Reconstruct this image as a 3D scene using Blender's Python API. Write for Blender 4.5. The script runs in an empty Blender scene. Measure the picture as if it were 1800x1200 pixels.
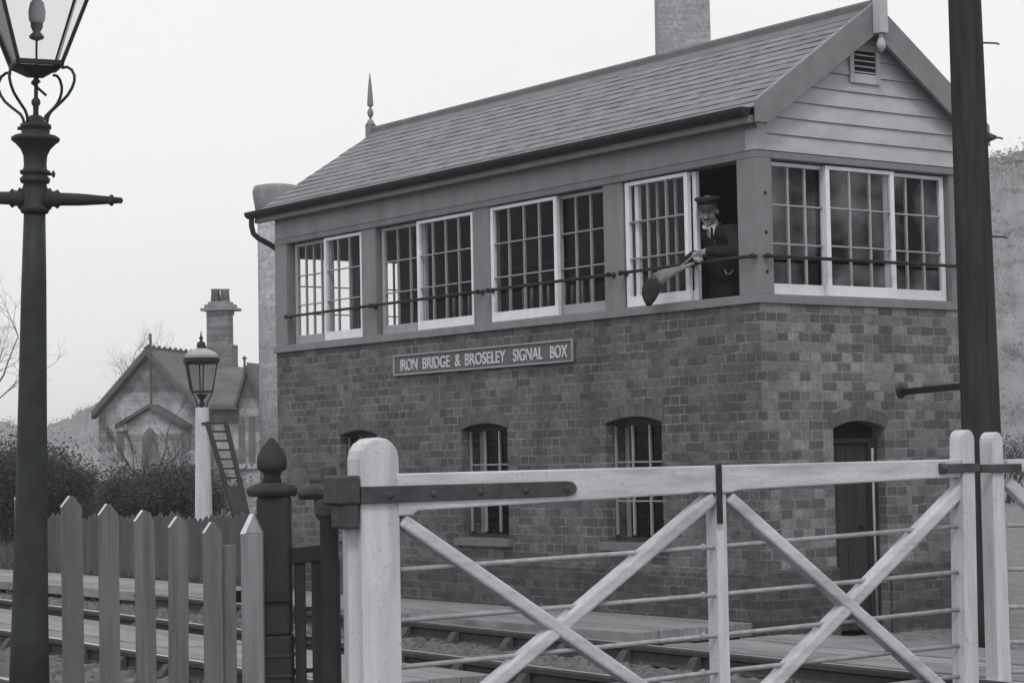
import bpy, bmesh, math, random
from mathutils import Vector, Matrix
random.seed(7)
rad = math.radians
sc = bpy.context.scene
COL = sc.collection
# ------------------------------------------------------------------ camera, world, sun, exposure
CAMP = dict(f=3796.1371, cx=900.0, cy=600.0, px=-11.1465, py=-12.0664, pz=1.3538, yaw=0.631, pitch=0.0563, roll=-0.0192)
_cy, _sy, _cp, _sp = math.cos(CAMP['yaw']), math.sin(CAMP['yaw']), math.cos(CAMP['pitch']), math.sin(CAMP['pitch'])
FW = Vector((_sy*_cp, _cy*_cp, _sp)); _r = Vector((_cy, -_sy, 0)); _u = _r.cross(FW)
_c, _s = math.cos(CAMP['roll']), math.sin(CAMP['roll'])
RT = _c*_r + _s*_u; UP = -_s*_r + _c*_u
CAM = Vector((CAMP['px'], CAMP['py'], CAMP['pz']))
cd = bpy.data.cameras.new('camera'); cam = bpy.data.objects.new('camera', cd); COL.objects.link(cam)
cd.sensor_width = 36; cd.lens = CAMP['f']/1800*36; cd.clip_start = .1; cd.clip_end = 5000
cam.matrix_world = Matrix(((RT.x, UP.x, -FW.x, CAM.x), (RT.y, UP.y, -FW.y, CAM.y), (RT.z, UP.z, -FW.z, CAM.z), (0, 0, 0, 1)))
sc.camera = cam

SUN_EL, SUN_AZ = 52, 220          # azimuth clockwise from +Y
w = bpy.data.worlds.new('World'); sc.world = w; w.use_nodes = True
nt = w.node_tree; nt.nodes.clear()
sky = nt.nodes.new('ShaderNodeTexSky'); sky.sky_type = 'NISHITA'; sky.sun_disc = False
sky.sun_elevation = rad(SUN_EL); sky.sun_rotation = rad(SUN_AZ); sky.air_density = 1.0; sky.dust_density = 4.0
bw = nt.nodes.new('ShaderNodeRGBToBW')
pw = nt.nodes.new('ShaderNodeMath'); pw.operation = 'POWER'; pw.inputs[1].default_value = 0.18   # overcast evens the sky out
ml = nt.nodes.new('ShaderNodeMath'); ml.operation = 'MULTIPLY'; ml.inputs[1].default_value = 8.1
tcw = nt.nodes.new('ShaderNodeTexCoord'); nzw = nt.nodes.new('ShaderNodeTexNoise'); nzw.inputs['Scale'].default_value = 3.0; nzw.inputs['Detail'].default_value = 4
mrw = nt.nodes.new('ShaderNodeMapRange'); mrw.inputs[3].default_value = .93; mrw.inputs[4].default_value = 1.07
ml2 = nt.nodes.new('ShaderNodeMath'); ml2.operation = 'MULTIPLY'
cmb = nt.nodes.new('ShaderNodeMixRGB'); cmb.blend_type = 'MULTIPLY'; cmb.inputs[0].default_value = 1; cmb.inputs[2].default_value = (.985, 1.0, 1.0, 1)
bg = nt.nodes.new('ShaderNodeBackground'); bg.inputs[1].default_value = .1
wo = nt.nodes.new('ShaderNodeOutputWorld'); L = nt.links.new
L(sky.outputs[0], bw.inputs[0]); L(bw.outputs[0], pw.inputs[0]); L(pw.outputs[0], ml.inputs[0])
L(tcw.outputs['Generated'], nzw.inputs['Vector']); L(nzw.outputs[0], mrw.inputs[0])
L(ml.outputs[0], ml2.inputs[0]); L(mrw.outputs[0], ml2.inputs[1]); L(ml2.outputs[0], cmb.inputs[1]); L(cmb.outputs[0], bg.inputs[0]); L(bg.outputs[0], wo.inputs[0])
sd = bpy.data.lights.new('sun', 'SUN'); sd.energy = 1.1; sd.angle = rad(12); sd.color = (1, .985, .96)
sun = bpy.data.objects.new('sun', sd); COL.objects.link(sun)
_d = Vector((math.sin(rad(SUN_AZ))*math.cos(rad(SUN_EL)), math.cos(rad(SUN_AZ))*math.cos(rad(SUN_EL)), math.sin(rad(SUN_EL))))
sun.rotation_euler = _d.to_track_quat('Z', 'Y').to_euler(); sun.location = (0, -5, 20)
sc.view_settings.view_transform = 'Standard'; sc.view_settings.look = 'None'; sc.view_settings.exposure = 0.0; sc.view_settings.gamma = 1

# ------------------------------------------------------------------ pixel helpers (photo pixels, 1800 x 1200)
def ray(x, y): return FW + RT*((x-900)/3796.1371) - UP*((y-600)/3796.1371)
def dep(x, y, D): return CAM + ray(x, y)*D
def hor(x): return 600 + (FW.z + RT.z*(x-900)/3796.1371)/UP.z*3796.1371
def onx(x, y, X=0.0):
    v = ray(x, y); return CAM + v*((X-CAM.x)/v.x)
def ony(x, y, Y=0.0):
    v = ray(x, y); return CAM + v*((Y-CAM.y)/v.y)
def onz(x, y, Z=0.0):
    v = ray(x, y); return CAM + v*((Z-CAM.z)/v.z)

# ------------------------------------------------------------------ materials
T = (1.0, .985, 1.055)     # the print's faint violet-grey tone
MATS = {}
def mat(name, v, rough=.8, var=.25, scale=6, stretch=(1, 1, 1), bump=.15, tint=T, island=0.0, metal=0.0, spec=.3, spots=0.0, streak=0.0):
    if v < .07: spec = .12
    if name in MATS: return MATS[name]
    m = bpy.data.materials.new(name); m.use_nodes = True; nt = m.node_tree; b = nt.nodes['Principled BSDF']; N = nt.nodes.new; L = nt.links.new
    b.inputs['Roughness'].default_value = rough; b.inputs['Metallic'].default_value = metal; b.inputs['Specular IOR Level'].default_value = spec
    g = N('ShaderNodeNewGeometry'); mp = N('ShaderNodeMapping'); mp.inputs['Scale'].default_value = stretch
    L(g.outputs['Position'], mp.inputs['Vector'])
    n1 = N('ShaderNodeTexNoise'); n1.inputs['Scale'].default_value = scale; n1.inputs['Detail'].default_value = 8; n1.inputs['Roughness'].default_value = .65
    L(mp.outputs[0], n1.inputs['Vector'])
    mr = N('ShaderNodeMapRange'); mr.inputs[1].default_value = .3; mr.inputs[2].default_value = .7; mr.inputs[3].default_value = 1-var; mr.inputs[4].default_value = 1+var
    L(n1.outputs[0], mr.inputs[0]); last = mr.outputs[0]
    if island:
        mi = N('ShaderNodeMapRange'); mi.inputs[3].default_value = 1-island; mi.inputs[4].default_value = 1+island
        L(g.outputs['Random Per Island'], mi.inputs[0]); mm = N('ShaderNodeMath'); mm.operation = 'MULTIPLY'
        L(last, mm.inputs[0]); L(mi.outputs[0], mm.inputs[1]); last = mm.outputs[0]
    if streak:
        ms = N('ShaderNodeMapping'); ms.inputs['Scale'].default_value = (stretch[0]*2.2, stretch[1]*2.2, stretch[2]*2.2); L(g.outputs['Position'], ms.inputs['Vector'])
        n4 = N('ShaderNodeTexNoise'); n4.inputs['Scale'].default_value = 2.2; n4.inputs['Detail'].default_value = 9; n4.inputs['Roughness'].default_value = .7; L(ms.outputs[0], n4.inputs['Vector'])
        m4 = N('ShaderNodeMapRange'); m4.inputs[1].default_value = .48; m4.inputs[2].default_value = .68; m4.inputs[3].default_value = 1; m4.inputs[4].default_value = 1-streak; L(n4.outputs[0], m4.inputs[0])
        mm = N('ShaderNodeMath'); mm.operation = 'MULTIPLY'; L(last, mm.inputs[0]); L(m4.outputs[0], mm.inputs[1]); last = mm.outputs[0]
    if spots:
        n3 = N('ShaderNodeTexNoise'); n3.inputs['Scale'].default_value = scale*5; n3.inputs['Detail'].default_value = 3; L(g.outputs['Position'], n3.inputs['Vector'])
        m3 = N('ShaderNodeMapRange'); m3.inputs[1].default_value = .6; m3.inputs[2].default_value = .72; m3.inputs[3].default_value = 1; m3.inputs[4].default_value = 1-spots
        L(n3.outputs[0], m3.inputs[0]); mm = N('ShaderNodeMath'); mm.operation = 'MULTIPLY'; L(last, mm.inputs[0]); L(m3.outputs[0], mm.inputs[1]); last = mm.outputs[0]
    mx = N('ShaderNodeMixRGB'); mx.blend_type = 'MULTIPLY'; mx.inputs[0].default_value = 1; mx.inputs[1].default_value = (v*tint[0], v*tint[1], v*tint[2], 1)
    L(last, mx.inputs[2]); L(mx.outputs[0], b.inputs['Base Color'])
    if bump:
        n2 = N('ShaderNodeTexNoise'); n2.inputs['Scale'].default_value = scale*4; n2.inputs['Detail'].default_value = 6; L(mp.outputs[0], n2.inputs['Vector'])
        bp = N('ShaderNodeBump'); bp.inputs['Strength'].default_value = bump; bp.inputs['Distance'].default_value = .01
        L(n2.outputs[0], bp.inputs['Height']); L(bp.outputs[0], b.inputs['Normal'])
    MATS[name] = m; return m

def brick_mat(name, c1, c2, mort, bw_=.225, rh=.075, tint=T, squash=.5, big=.3, msize=.006, proj='xy'):
    m = bpy.data.materials.new(name); m.use_nodes = True; nt = m.node_tree; b = nt.nodes['Principled BSDF']; N = nt.nodes.new; L = nt.links.new
    b.inputs['Roughness'].default_value = .9; b.inputs['Specular IOR Level'].default_value = .2
    g = N('ShaderNodeNewGeometry'); sp = N('ShaderNodeSeparateXYZ'); L(g.outputs['Position'], sp.inputs[0])
    ad = N('ShaderNodeMath'); ad.operation = 'ADD'; L(sp.outputs[0], ad.inputs[0]); L(sp.outputs[1], ad.inputs[1])
    wob = N('ShaderNodeTexNoise'); wob.inputs['Scale'].default_value = 9; L(g.outputs['Position'], wob.inputs['Vector'])
    wm = N('ShaderNodeMath'); wm.operation = 'MULTIPLY_ADD'; wm.inputs[1].default_value = .02; L(wob.outputs[0], wm.inputs[0]); L(sp.outputs[2], wm.inputs[2])
    cb = N('ShaderNodeCombineXYZ'); L(ad.outputs[0], cb.inputs[0]); L(wm.outputs[0], cb.inputs[1])
    br = N('ShaderNodeTexBrick'); L(cb.outputs[0], br.inputs['Vector'])
    br.inputs['Scale'].default_value = 1; br.inputs['Brick Width'].default_value = bw_; br.inputs['Row Height'].default_value = rh
    br.inputs['Mortar Size'].default_value = msize; br.inputs['Mortar Smooth'].default_value = .3; br.inputs['Bias'].default_value = -.25
    br.squash = squash; br.squash_frequency = 2; br.offset = .5
    mn = N('ShaderNodeTexNoise'); mn.inputs['Scale'].default_value = 3.5; mn.inputs['Detail'].default_value = 5; L(g.outputs['Position'], mn.inputs['Vector']); mq = N('ShaderNodeMapRange'); mq.inputs[1].default_value = .35; mq.inputs[2].default_value = .65; L(mn.outputs[0], mq.inputs[0])
    t = lambda v: (v*tint[0], v*tint[1], v*tint[2], 1)
    br.inputs['Color1'].default_value = t(c1); br.inputs['Color2'].default_value = t(c2); mm_ = N('ShaderNodeMixRGB'); mm_.inputs[1].default_value = t((c1+c2)/2*.75); mm_.inputs[2].default_value = t(mort*1.1); L(mq.outputs[0], mm_.inputs[0]); L(mm_.outputs[0], br.inputs['Mortar'])
    n1 = N('ShaderNodeTexNoise'); n1.inputs['Scale'].default_value = 1.3; n1.inputs['Detail'].default_value = 6; n1.inputs['Roughness'].default_value = .6; L(g.outputs['Position'], n1.inputs['Vector'])
    mr = N('ShaderNodeMapRange'); mr.inputs[1].default_value = .3; mr.inputs[2].default_value = .7; mr.inputs[3].default_value = 1-big; mr.inputs[4].default_value = 1+big; L(n1.outputs[0], mr.inputs[0])
    n5 = N('ShaderNodeTexNoise'); n5.inputs['Scale'].default_value = 13; n5.inputs['Detail'].default_value = 7; n5.inputs['Roughness'].default_value = .75; L(g.outputs['Position'], n5.inputs['Vector'])
    m5 = N('ShaderNodeMapRange'); m5.inputs[1].default_value = .3; m5.inputs[2].default_value = .7; m5.inputs[3].default_value = .66; m5.inputs[4].default_value = 1.34; L(n5.outputs[0], m5.inputs[0])
    n2 = N('ShaderNodeTexNoise'); n2.inputs['Scale'].default_value = 60; n2.inputs['Detail'].default_value = 5; L(g.outputs['Position'], n2.inputs['Vector'])
    m2 = N('ShaderNodeMapRange'); m2.inputs[1].default_value = .25; m2.inputs[2].default_value = .75; m2.inputs[3].default_value = .7; m2.inputs[4].default_value = 1.3; L(n2.outputs[0], m2.inputs[0])
    m0 = N('ShaderNodeMath'); m0.operation = 'MULTIPLY'; L(mr.outputs[0], m0.inputs[0]); L(m5.outputs[0], m0.inputs[1]); mm = N('ShaderNodeMath'); mm.operation = 'MULTIPLY'; L(m0.outputs[0], mm.inputs[0]); L(m2.outputs[0], mm.inputs[1])
    mx = N('ShaderNodeMixRGB'); mx.blend_type = 'MULTIPLY'; mx.inputs[0].default_value = 1; L(br.outputs[0], mx.inputs[1]); L(mm.outputs[0], mx.inputs[2]); L(mx.outputs[0], b.inputs['Base Color'])
    sb = N('ShaderNodeMath'); sb.operation = 'MULTIPLY_ADD'; sb.inputs[1].default_value = -1; L(br.outputs['Fac'], sb.inputs[0]); L(n2.outputs[0], sb.inputs[2])
    bp = N('ShaderNodeBump'); bp.inputs['Strength'].default_value = .5; bp.inputs['Distance'].default_value = .008; L(sb.outputs[0], bp.inputs['Height']); L(bp.outputs[0], b.inputs['Normal'])
    MATS[name] = m; return m

def glass_mat(name, rough=.02, dark=1.0, tr=.94, f0=.025, f1=.6, bmp=.03):
    m = bpy.data.materials.new(name); m.use_nodes = True; nt = m.node_tree; nt.nodes.clear(); N = nt.nodes.new; L = nt.links.new
    o = N('ShaderNodeOutputMaterial'); mix = N('ShaderNodeMixShader'); gg = N('ShaderNodeNewGeometry')
    dt = N('ShaderNodeVectorMath'); dt.operation = 'DOT_PRODUCT'; L(gg.outputs['Incoming'], dt.inputs[0]); L(gg.outputs['Normal'], dt.inputs[1])
    ab = N('ShaderNodeMath'); ab.operation = 'ABSOLUTE'; L(dt.outputs['Value'], ab.inputs[0])
    om = N('ShaderNodeMath'); om.operation = 'SUBTRACT'; om.inputs[0].default_value = 1; L(ab.outputs[0], om.inputs[1])
    p5 = N('ShaderNodeMath'); p5.operation = 'POWER'; p5.inputs[1].default_value = 5; L(om.outputs[0], p5.inputs[0])
    ma = N('ShaderNodeMath'); ma.operation = 'MULTIPLY_ADD'; ma.inputs[1].default_value = f1; ma.inputs[2].default_value = f0; L(p5.outputs[0], ma.inputs[0])
    if name == 'gable_glass':  # noise in the mirror strength stands in for patchy reflections
        nv = N('ShaderNodeTexNoise'); nv.inputs['Scale'].default_value = 2.6; nv.inputs['Detail'].default_value = 5; L(gg.outputs['Position'], nv.inputs['Vector'])
        mv = N('ShaderNodeMapRange'); mv.inputs[1].default_value = .4; mv.inputs[2].default_value = .66; mv.inputs[3].default_value = .012; mv.inputs[4].default_value = .12; L(nv.outputs[0], mv.inputs[0]); L(mv.outputs[0], ma.inputs[2])
    t = N('ShaderNodeBsdfTransparent'); t.inputs[0].default_value = (tr*dark, tr*dark, tr*dark, 1)
    gl = N('ShaderNodeBsdfGlossy'); gl.inputs['Roughness'].default_value = rough; gl.inputs[0].default_value = (.9, .9, .95, 1)
    nz = N('ShaderNodeTexNoise'); nz.inputs['Scale'].default_value = 4; L(gg.outputs['Position'], nz.inputs['Vector'])
    bp = N('ShaderNodeBump'); bp.inputs['Strength'].default_value = bmp; bp.inputs['Distance'].default_value = .02; L(nz.outputs[0], bp.inputs['Height']); L(bp.outputs[0], gl.inputs['Normal'])
    L(ma.outputs[0], mix.inputs[0]); L(t.outputs[0], mix.inputs[1]); L(gl.outputs[0], mix.inputs[2]); L(mix.outputs[0], o.inputs[0])
    MATS[name] = m; return m

mat('brown_paint', .20, .6, .12, 5, (1, 1, .25), .08, streak=.2)
mat('frieze_paint', .25, .6, .12, 5, (1, 1, .25), .08, streak=.22)
mat('pale_boards', .42, .6, .12, 4, (.6, .6, 1), .08, island=.06, streak=.14)
mat('verge_paint', .19, .6, .14, 6, (1, 1, 1), .08)
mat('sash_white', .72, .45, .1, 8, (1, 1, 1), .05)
mat('bar_grey', .27, .5, .15, 8, (1, 1, 1), .05)  # on the upper windows, blur and shade are put into this grey
mat('sash_shade', .34, .5, .15, 8, (1, 1, 1), .05)  # darker copy of the sash white, with shade put into the colour
mat('slate', .185, .55, .14, 3, (1, 1, 1), .2, island=.09, streak=.22, tint=(.98, .97, 1.07))
mat('ridge', .16, .6, .2, 6, (1, 1, 1), .1)
mat('black_iron', .028, .5, .25, 12, (1, 1, 1), .2)
mat('iron_grey', .06, .55, .3, 14, (1, 1, 1), .3)
mat('gate_white', .52, .6, .2, 9, (1, 1, .10), .3, spots=.25, streak=.3)
mat('gate_white_long', .48, .6, .2, 9, (.12, 1, 1), .3, spots=.25, streak=.3)
mat('rod_grey', .30, .5, .25, 20, (1, 1, 1), .1)
mat('picket_grey', .165, .8, .3, 9, (2, 2, .12), .5, island=.12, streak=.35, tint=(.97, .99, 1.02))
mat('post_grey', .24, .8, .25, 9, (2, 2, .12), .5, streak=.3)
mat('far_picket', .075, .85, .3, 4, (2, 2, .3), .2, island=.35)
mat('pale_slope', .62, .7, .15, 10)
mat('dark_wood', .036, .75, .3, 5, (2, 2, .15), .3, tint=(1.05, .97, 1.05))
mat('pole_wood', .034, .85, .45, 7, (3, 3, .12), .5, tint=(1.06, .97, 1.02))
mat('lamp_iron', .036, .5, .25, 10, (1, 1, 1), .15, tint=(.92, 1.0, 1.0))
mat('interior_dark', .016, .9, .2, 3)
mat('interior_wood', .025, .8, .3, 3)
mat('gravel', .16, .95, .45, 9, (1, 1, 1), .8, tint=(.97, 1, 1.03))
mat('ballast', .115, .95, .5, 14, (1, 1, 1), .9, tint=(.97, 1, 1.02))
mat('planks', .22, .85, .35, 5, (6, .5, 1), .5, island=.22, tint=(.99, .98, 1.04))
mat('sleeper', .09, .9, .35, 6, (1, 6, 1), .4, island=.2)
mat('rail_side', .05, .7, .3, 12)
mat('rail_top', .4, .35, .1, 12, metal=.3)
mat('stone_sill', .14, .8, .2, 12, bump=.2)
mat('arch_brick', .10, .9, .3, 12, island=.12)
mat('stack_cap', .22, .9, .3, 4)
mat('grass', .07, .95, .5, 6, bump=.6, tint=(.95, 1.03, .98))
mat('foliage', .035, .9, .4, 4, island=.5, bump=0, tint=(.95, 1.02, 1.0))
mat('twig', .05, .9, .3, 6, island=.3, bump=0)
mat('far_roof', .12, .8, .3, 1.5, (1, 1, 4), .2)
mat('far_trim', .085, .8, .3, 3)
mat('far_glass', .12, .5, .4, 3)
mat('far_pale', .33, .8, .2, 3)
mat('hill', .20, .95, .22, .25, (1, 1, 1), .25)
mat('wood_hazed', .18, .95, .3, 1, bump=0, island=.15)  # distance haze put into the colour, lightened towards the hill's tone
mat('lettering', .5, .5, .05, 20, bump=0)
mat('sign_face', .10, .5, .15, 8, bump=.05)
mat('mantle', .5, .6, .05, 20, bump=0)
mat('burner', .12, .5, .1, 20, bump=0)
brick_mat('brick', .08, .155, .20, big=.24, tint=(.98, .99, 1.03))
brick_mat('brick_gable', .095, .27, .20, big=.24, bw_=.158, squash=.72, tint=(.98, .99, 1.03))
brick_mat('plinth', .055, .10, .12, big=.2)
brick_mat('stack_brick', .27, .34, .33, big=.12, squash=.5)
brick_mat('far_stone', .20, .42, .32, bw_=.5, rh=.24, big=.55, squash=.8, msize=.02)
brick_mat('far_chimney', .14, .24, .22, bw_=.3, rh=.12, big=.2, squash=1.0, msize=.012)
glass_mat('glass', f0=.012, f1=.4); glass_mat('gable_glass', .06, .8, f0=.055, bmp=.09); glass_mat('lamp_glass', .08, .97); glass_mat('dark_glass', .2, .07)  # the last glass lets very little through

# ------------------------------------------------------------------ mesh builder
class MB:
    def __init__(s): s.v = []; s.f = []; s.smooth = []
    def add(s, vs, fs, sm=False):
        o = len(s.v); s.v += [Vector(v) for v in vs]; s.f += [[i+o for i in f] for f in fs]; s.smooth += [sm]*len(fs); return s
    def hexa(s, p):  # 8 points: bottom loop 0-3, top loop 4-7
        return s.add(p, [(3, 2, 1, 0), (4, 5, 6, 7), (0, 1, 5, 4), (1, 2, 6, 5), (2, 3, 7, 6), (3, 0, 4, 7)])
    def box(s, x0, x1, y0, y1, z0, z1, F=None):
        p = [(x0, y0, z0), (x1, y0, z0), (x1, y1, z0), (x0, y1, z0), (x0, y0, z1), (x1, y0, z1), (x1, y1, z1), (x0, y1, z1)]
        if F: p = [F(*q) for q in p]
        return s.hexa(p)
    def prism(s, pts, n0, n1, F):      # polygon in (u, z) extruded along n
        k = len(pts); a = [F(u, n0, z) for u, z in pts]; b = [F(u, n1, z) for u, z in pts]
        return s.add(a+b, [list(range(k))[::-1], list(range(k, 2*k))]+[(i, (i+1) % k, k+(i+1) % k, k+i) for i in range(k)])
    def bar(s, a, b, w, h, up=(0, 0, 1)):   # square bar from a to b
        a = Vector(a); b = Vector(b); d = (b-a).normalized(); up = Vector(up); r = d.cross(up).normalized(); u = r.cross(d)
        return s.hexa([a-r*w/2-u*h/2, a+r*w/2-u*h/2, b+r*w/2-u*h/2, b-r*w/2-u*h/2, a-r*w/2+u*h/2, a+r*w/2+u*h/2, b+r*w/2+u*h/2, b-r*w/2+u*h/2])
    def tube(s, path, r, n=8, cap=True):
        path = [Vector(p) for p in path]; k = len(path); rr = r if isinstance(r, (list, tuple)) else [r]*k
        vs = []; prev = None
        for i, p in enumerate(path):
            d = (path[min(i+1, k-1)]-path[max(i-1, 0)]).normalized()
            a = prev if prev is not None else (Vector((0, 0, 1)) if abs(d.z) < .9 else Vector((1, 0, 0)))
            x = (a-d*a.dot(d)).normalized(); prev = x; y = d.cross(x)
            for j in range(n):
                t = 2*math.pi*j/n; vs.append(p+(x*math.cos(t)+y*math.sin(t))*rr[i])
        fs = [(i*n+j, i*n+(j+1) % n, (i+1)*n+(j+1) % n, (i+1)*n+j) for i in range(k-1) for j in range(n)]
        s.add(vs, fs, True)
        if cap: s.f += [[len(s.v)-k*n+j for j in range(n)][::-1], [len(s.v)-n+j for j in range(n)]]; s.smooth += [False, False]
        return s
    def lathe(s, prof, c, n=20, axis=(0, 0, 1), flat=False, rot=0):
        ax = Vector(axis).normalized(); a = Vector((1, 0, 0)) if abs(ax.x) < .9 else Vector((0, 1, 0)); x = (a-ax*a.dot(ax)).normalized(); y = ax.cross(x); c = Vector(c)
        vs = []
        for r, z in prof:
            for j in range(n):
                t = 2*math.pi*j/n+rot; vs.append(c+ax*z+(x*math.cos(t)+y*math.sin(t))*max(r, .0003))
        k = len(prof); fs = [(i*n+j, i*n+(j+1) % n, (i+1)*n+(j+1) % n, (i+1)*n+j) for i in range(k-1) for j in range(n)]
        s.add(vs, fs, not flat); s.f += [[len(s.v)-k*n+j for j in range(n)][::-1], [len(s.v)-n+j for j in range(n)]]; s.smooth += [False, False]
        return s
    def build(s, name, m, parent=None, bevel=0, label=None):
        me = bpy.data.meshes.new(name); off = Vector((0, 0, 0)); q = parent
        while q is not None: off = off+q.location; q = q.parent
        me.from_pydata([tuple(v-off) for v in s.v], [], s.f); me.update()
        for p, sm in zip(me.polygons, s.smooth): p.use_smooth = sm
        bm = bmesh.new(); bm.from_mesh(me); bmesh.ops.recalc_face_normals(bm, faces=bm.faces); bm.to_mesh(me); bm.free()
        me.materials.append(MATS[m] if isinstance(m, str) else m)
        o = bpy.data.objects.new(name, me); COL.objects.link(o)
        if parent is not None: o.parent = parent
        if bevel:
            b = o.modifiers.new('bevel', 'BEVEL'); b.width = bevel; b.segments = 2; b.limit_method = 'ANGLE'; b.angle_limit = rad(35)
        if label: o['label'] = label
        return o
def tag(o, label, cat, group=None, kind=None):
    if label: o['label'] = label
    if cat: o['category'] = cat
    if group: o['group'] = group
    if kind: o['kind'] = kind
    return o
def empty(name, loc, label, cat, group=None):
    o = bpy.data.objects.new(name, None); o.location = loc; o.empty_display_size = .2; COL.objects.link(o); return tag(o, label, cat, group)
def structure(o): o['kind'] = 'structure'; return o
def copy_tree(o, parent=None):
    c = o.copy(); COL.objects.link(c); c.parent = parent
    for ch in list(o.children): copy_tree(ch, c)
    return c

FL = lambda u, n, z: Vector((-n, u, z))            # long side: u = Y, n outwards
FG = lambda u, n, z: Vector((u, -n, z))            # gable: u = X, n outwards
Lb, Wb = 7.298, 2.371
ZB, ZT, ZS, ZBEAM = 2.605, 3.640, 2.530, 3.694
WIN = [(5.631, 7.054), (3.751, 5.401), (1.864, 3.519), (.209, 1.630)]

# ------------------------------------------------------------------ ground
g = MB(); g.add([(-170, -110, -.06), (300, -110, -.06), (300, 300, -.06), (-170, 300, -.06)], [(0, 1, 2, 3)])
structure(g.build('ground', 'gravel'))
def rx(a, Y): return a+.06*Y
RA, RB, RC, RD = -1.65, -3.05, -4.47, -5.87
def strip(name, m, x0, x1, y0, y1, step, z, amp, slope=.06):
    b = MB(); nx = int((x1-x0)/step); ny = int((y1-y0)/step); vs = []
    for j in range(ny+1):
        for i in range(nx+1):
            y = y0+(y1-y0)*j/ny; x = x0+(x1-x0)*i/nx+slope*y
            vs.append((x+random.uniform(-.3, .3)*step, y+random.uniform(-.3, .3)*step, z+random.uniform(-amp, amp) if 0 < i < nx else z-.03))
    b.add(vs, [(j*(nx+1)+i, j*(nx+1)+i+1, (j+1)*(nx+1)+i+1, (j+1)*(nx+1)+i) for j in range(ny) for i in range(nx)])
    return structure(b.build(name, m))
strip('ballast', 'ballast', -6.9, -1.25, -8, 16, .045, -.035, .028)
strip('ballast', 'ballast', -6.9, -1.25, 16, 45, .14, -.035, .02)
strip('gravel_path', 'gravel', -.95, 4.5, -7, 0.0, .06, -.03, .006, 0)

def rail(parent, a, y0, y1, gap=None):
    r = MB()
    pr = [(-.035, 0), (.035, 0), (.035, .012), (.012, .03), (.012, .085), (.033, .1), (.033, .125), (.024, .137), (-.024, .137), (-.033, .125), (-.033, .1), (-.012, .085), (-.012, .03), (-.035, .012)]
    k = len(pr); vs = []
    for y in (y0, y1): vs += [(rx(a, y)+u, y, z-.037) for u, z in pr]
    r.add(vs, [list(range(k))[::-1], list(range(k, 2*k))]+[(i, (i+1) % k, k+(i+1) % k, k+i) for i in range(k)])
    o = r.build('rail', 'rail_side', parent)
    t = MB(); t.add([(rx(a, y0)-.023, y0, .1015), (rx(a, y0)+.023, y0, .1015), (rx(a, y1)+.023, y1, .1015), (rx(a, y1)-.023, y1, .1015)], [(0, 1, 2, 3)])
    t.build('running_surface', 'rail_top', o)
for (a, b, lab) in ((RA, RB, 'railway track nearest the signal box with bull-head rails in iron chairs'), (RC, RD, 'railway track farther from the signal box, glimpsed between the pickets')):
    tr = empty('railway_track', (rx(a, 0), 0, 0), lab, 'railway track', 'railway tracks')
    rail(tr, a, -8, 44); rail(tr, b, -8, 44)
    for i in range(58):
        y = -1.2+i*.76+random.uniform(-.02, .02); xm = rx((a+b)/2, y)
        s = MB(); s.box(xm-1.28, xm+1.28, y-.125, y+.125, -.10, -.040+random.uniform(0, .008)); so = s.build('sleeper', 'sleeper', tr, .01)
        if y < 22:
            for q in (a, b):
                c = MB(); X = rx(q, y)
                c.hexa([(X-.17, y-.06, -.042), (X+.17, y-.06, -.042), (X+.17, y+.06, -.042), (X-.17, y+.06, -.042), (X-.15, y-.05, -.015), (X+.15, y-.05, -.015), (X+.15, y+.05, -.015), (X-.15, y+.05, -.015)])
                for sgn in (-1, 1): c.hexa([(X+sgn*.035, y-.045, -.02), (X+sgn*.12, y-.045, -.02), (X+sgn*.12, y+.045, -.02), (X+sgn*.035, y+.045, -.02), (X+sgn*.035, y-.035, .06), (X+sgn*.06, y-.035, .055), (X+sgn*.06, y+.035, .055), (X+sgn*.035, y+.035, .06)])
                c.build('chair', 'iron_grey', so)

# boarded walkway beside the box, and crossing boards
wk = empty('boarded_walkway', (-.7, 6, 0), 'raised boarded walkway along the track side of the signal box', 'walkway')
yy = [.12, 3.1, 6.2, 9.5, 13, 17]
for k in range(len(yy)-1):
    m_ = MB(); xs = -.04
    for j in range(5):
        w_ = .232; x1 = xs; x0 = xs-w_+.007+random.uniform(0, .004)
        dz = random.uniform(-.004, .004); e0 = random.uniform(-.03, .03) if k else j*.0
        y0, y1 = yy[k]+e0+.004, yy[k+1]-.006
        m_.hexa([(x0+.055*0, y0, .02), (x1, y0, .02), (x1+.0*y1, y1, .02), (x0, y1, .02), (x0, y0, .118+dz), (x1, y0, .118+dz), (x1, y1, .118+dz), (x0, y1, .118+dz)]); xs -= w_
    m_.build('plank', 'planks', wk, .004)
m_ = MB()
for y in [.2+i*.75 for i in range(23)]: m_ = MB(); m_.box(-1.15, -.06, y, y+.12, -.05, .018); m_.build('bearer', 'sleeper', wk)
w2 = empty('boarded_walkway', (-3.7, 6, 0), 'pale boarded path laid between the two railway tracks', 'walkway')
for k, (ya, yb) in enumerate(((-1.0, 2.3), (2.32, 5.8), (5.83, 9.6), (9.62, 14))):
    m_ = MB()
    for j in range(4):
        x1 = RB-.16-j*.235; x0 = x1-.225; dz = random.uniform(-.006, .006)
        m_.hexa([(rx(x0, ya), ya, -.03), (rx(x1, ya), ya, -.03), (rx(x1, yb), yb, -.03), (rx(x0, yb), yb, -.03), (rx(x0, ya), ya, .045+dz), (rx(x1, ya), ya, .045+dz), (rx(x1, yb), yb, .045+dz), (rx(x0, yb), yb, .045+dz)])
    m_.build('plank', 'planks', w2, .004)
cr = empty('crossing_boards', (-2.5, -3.5, 0), 'level crossing boards laid beside the rail behind the white gate', 'crossing')
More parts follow.
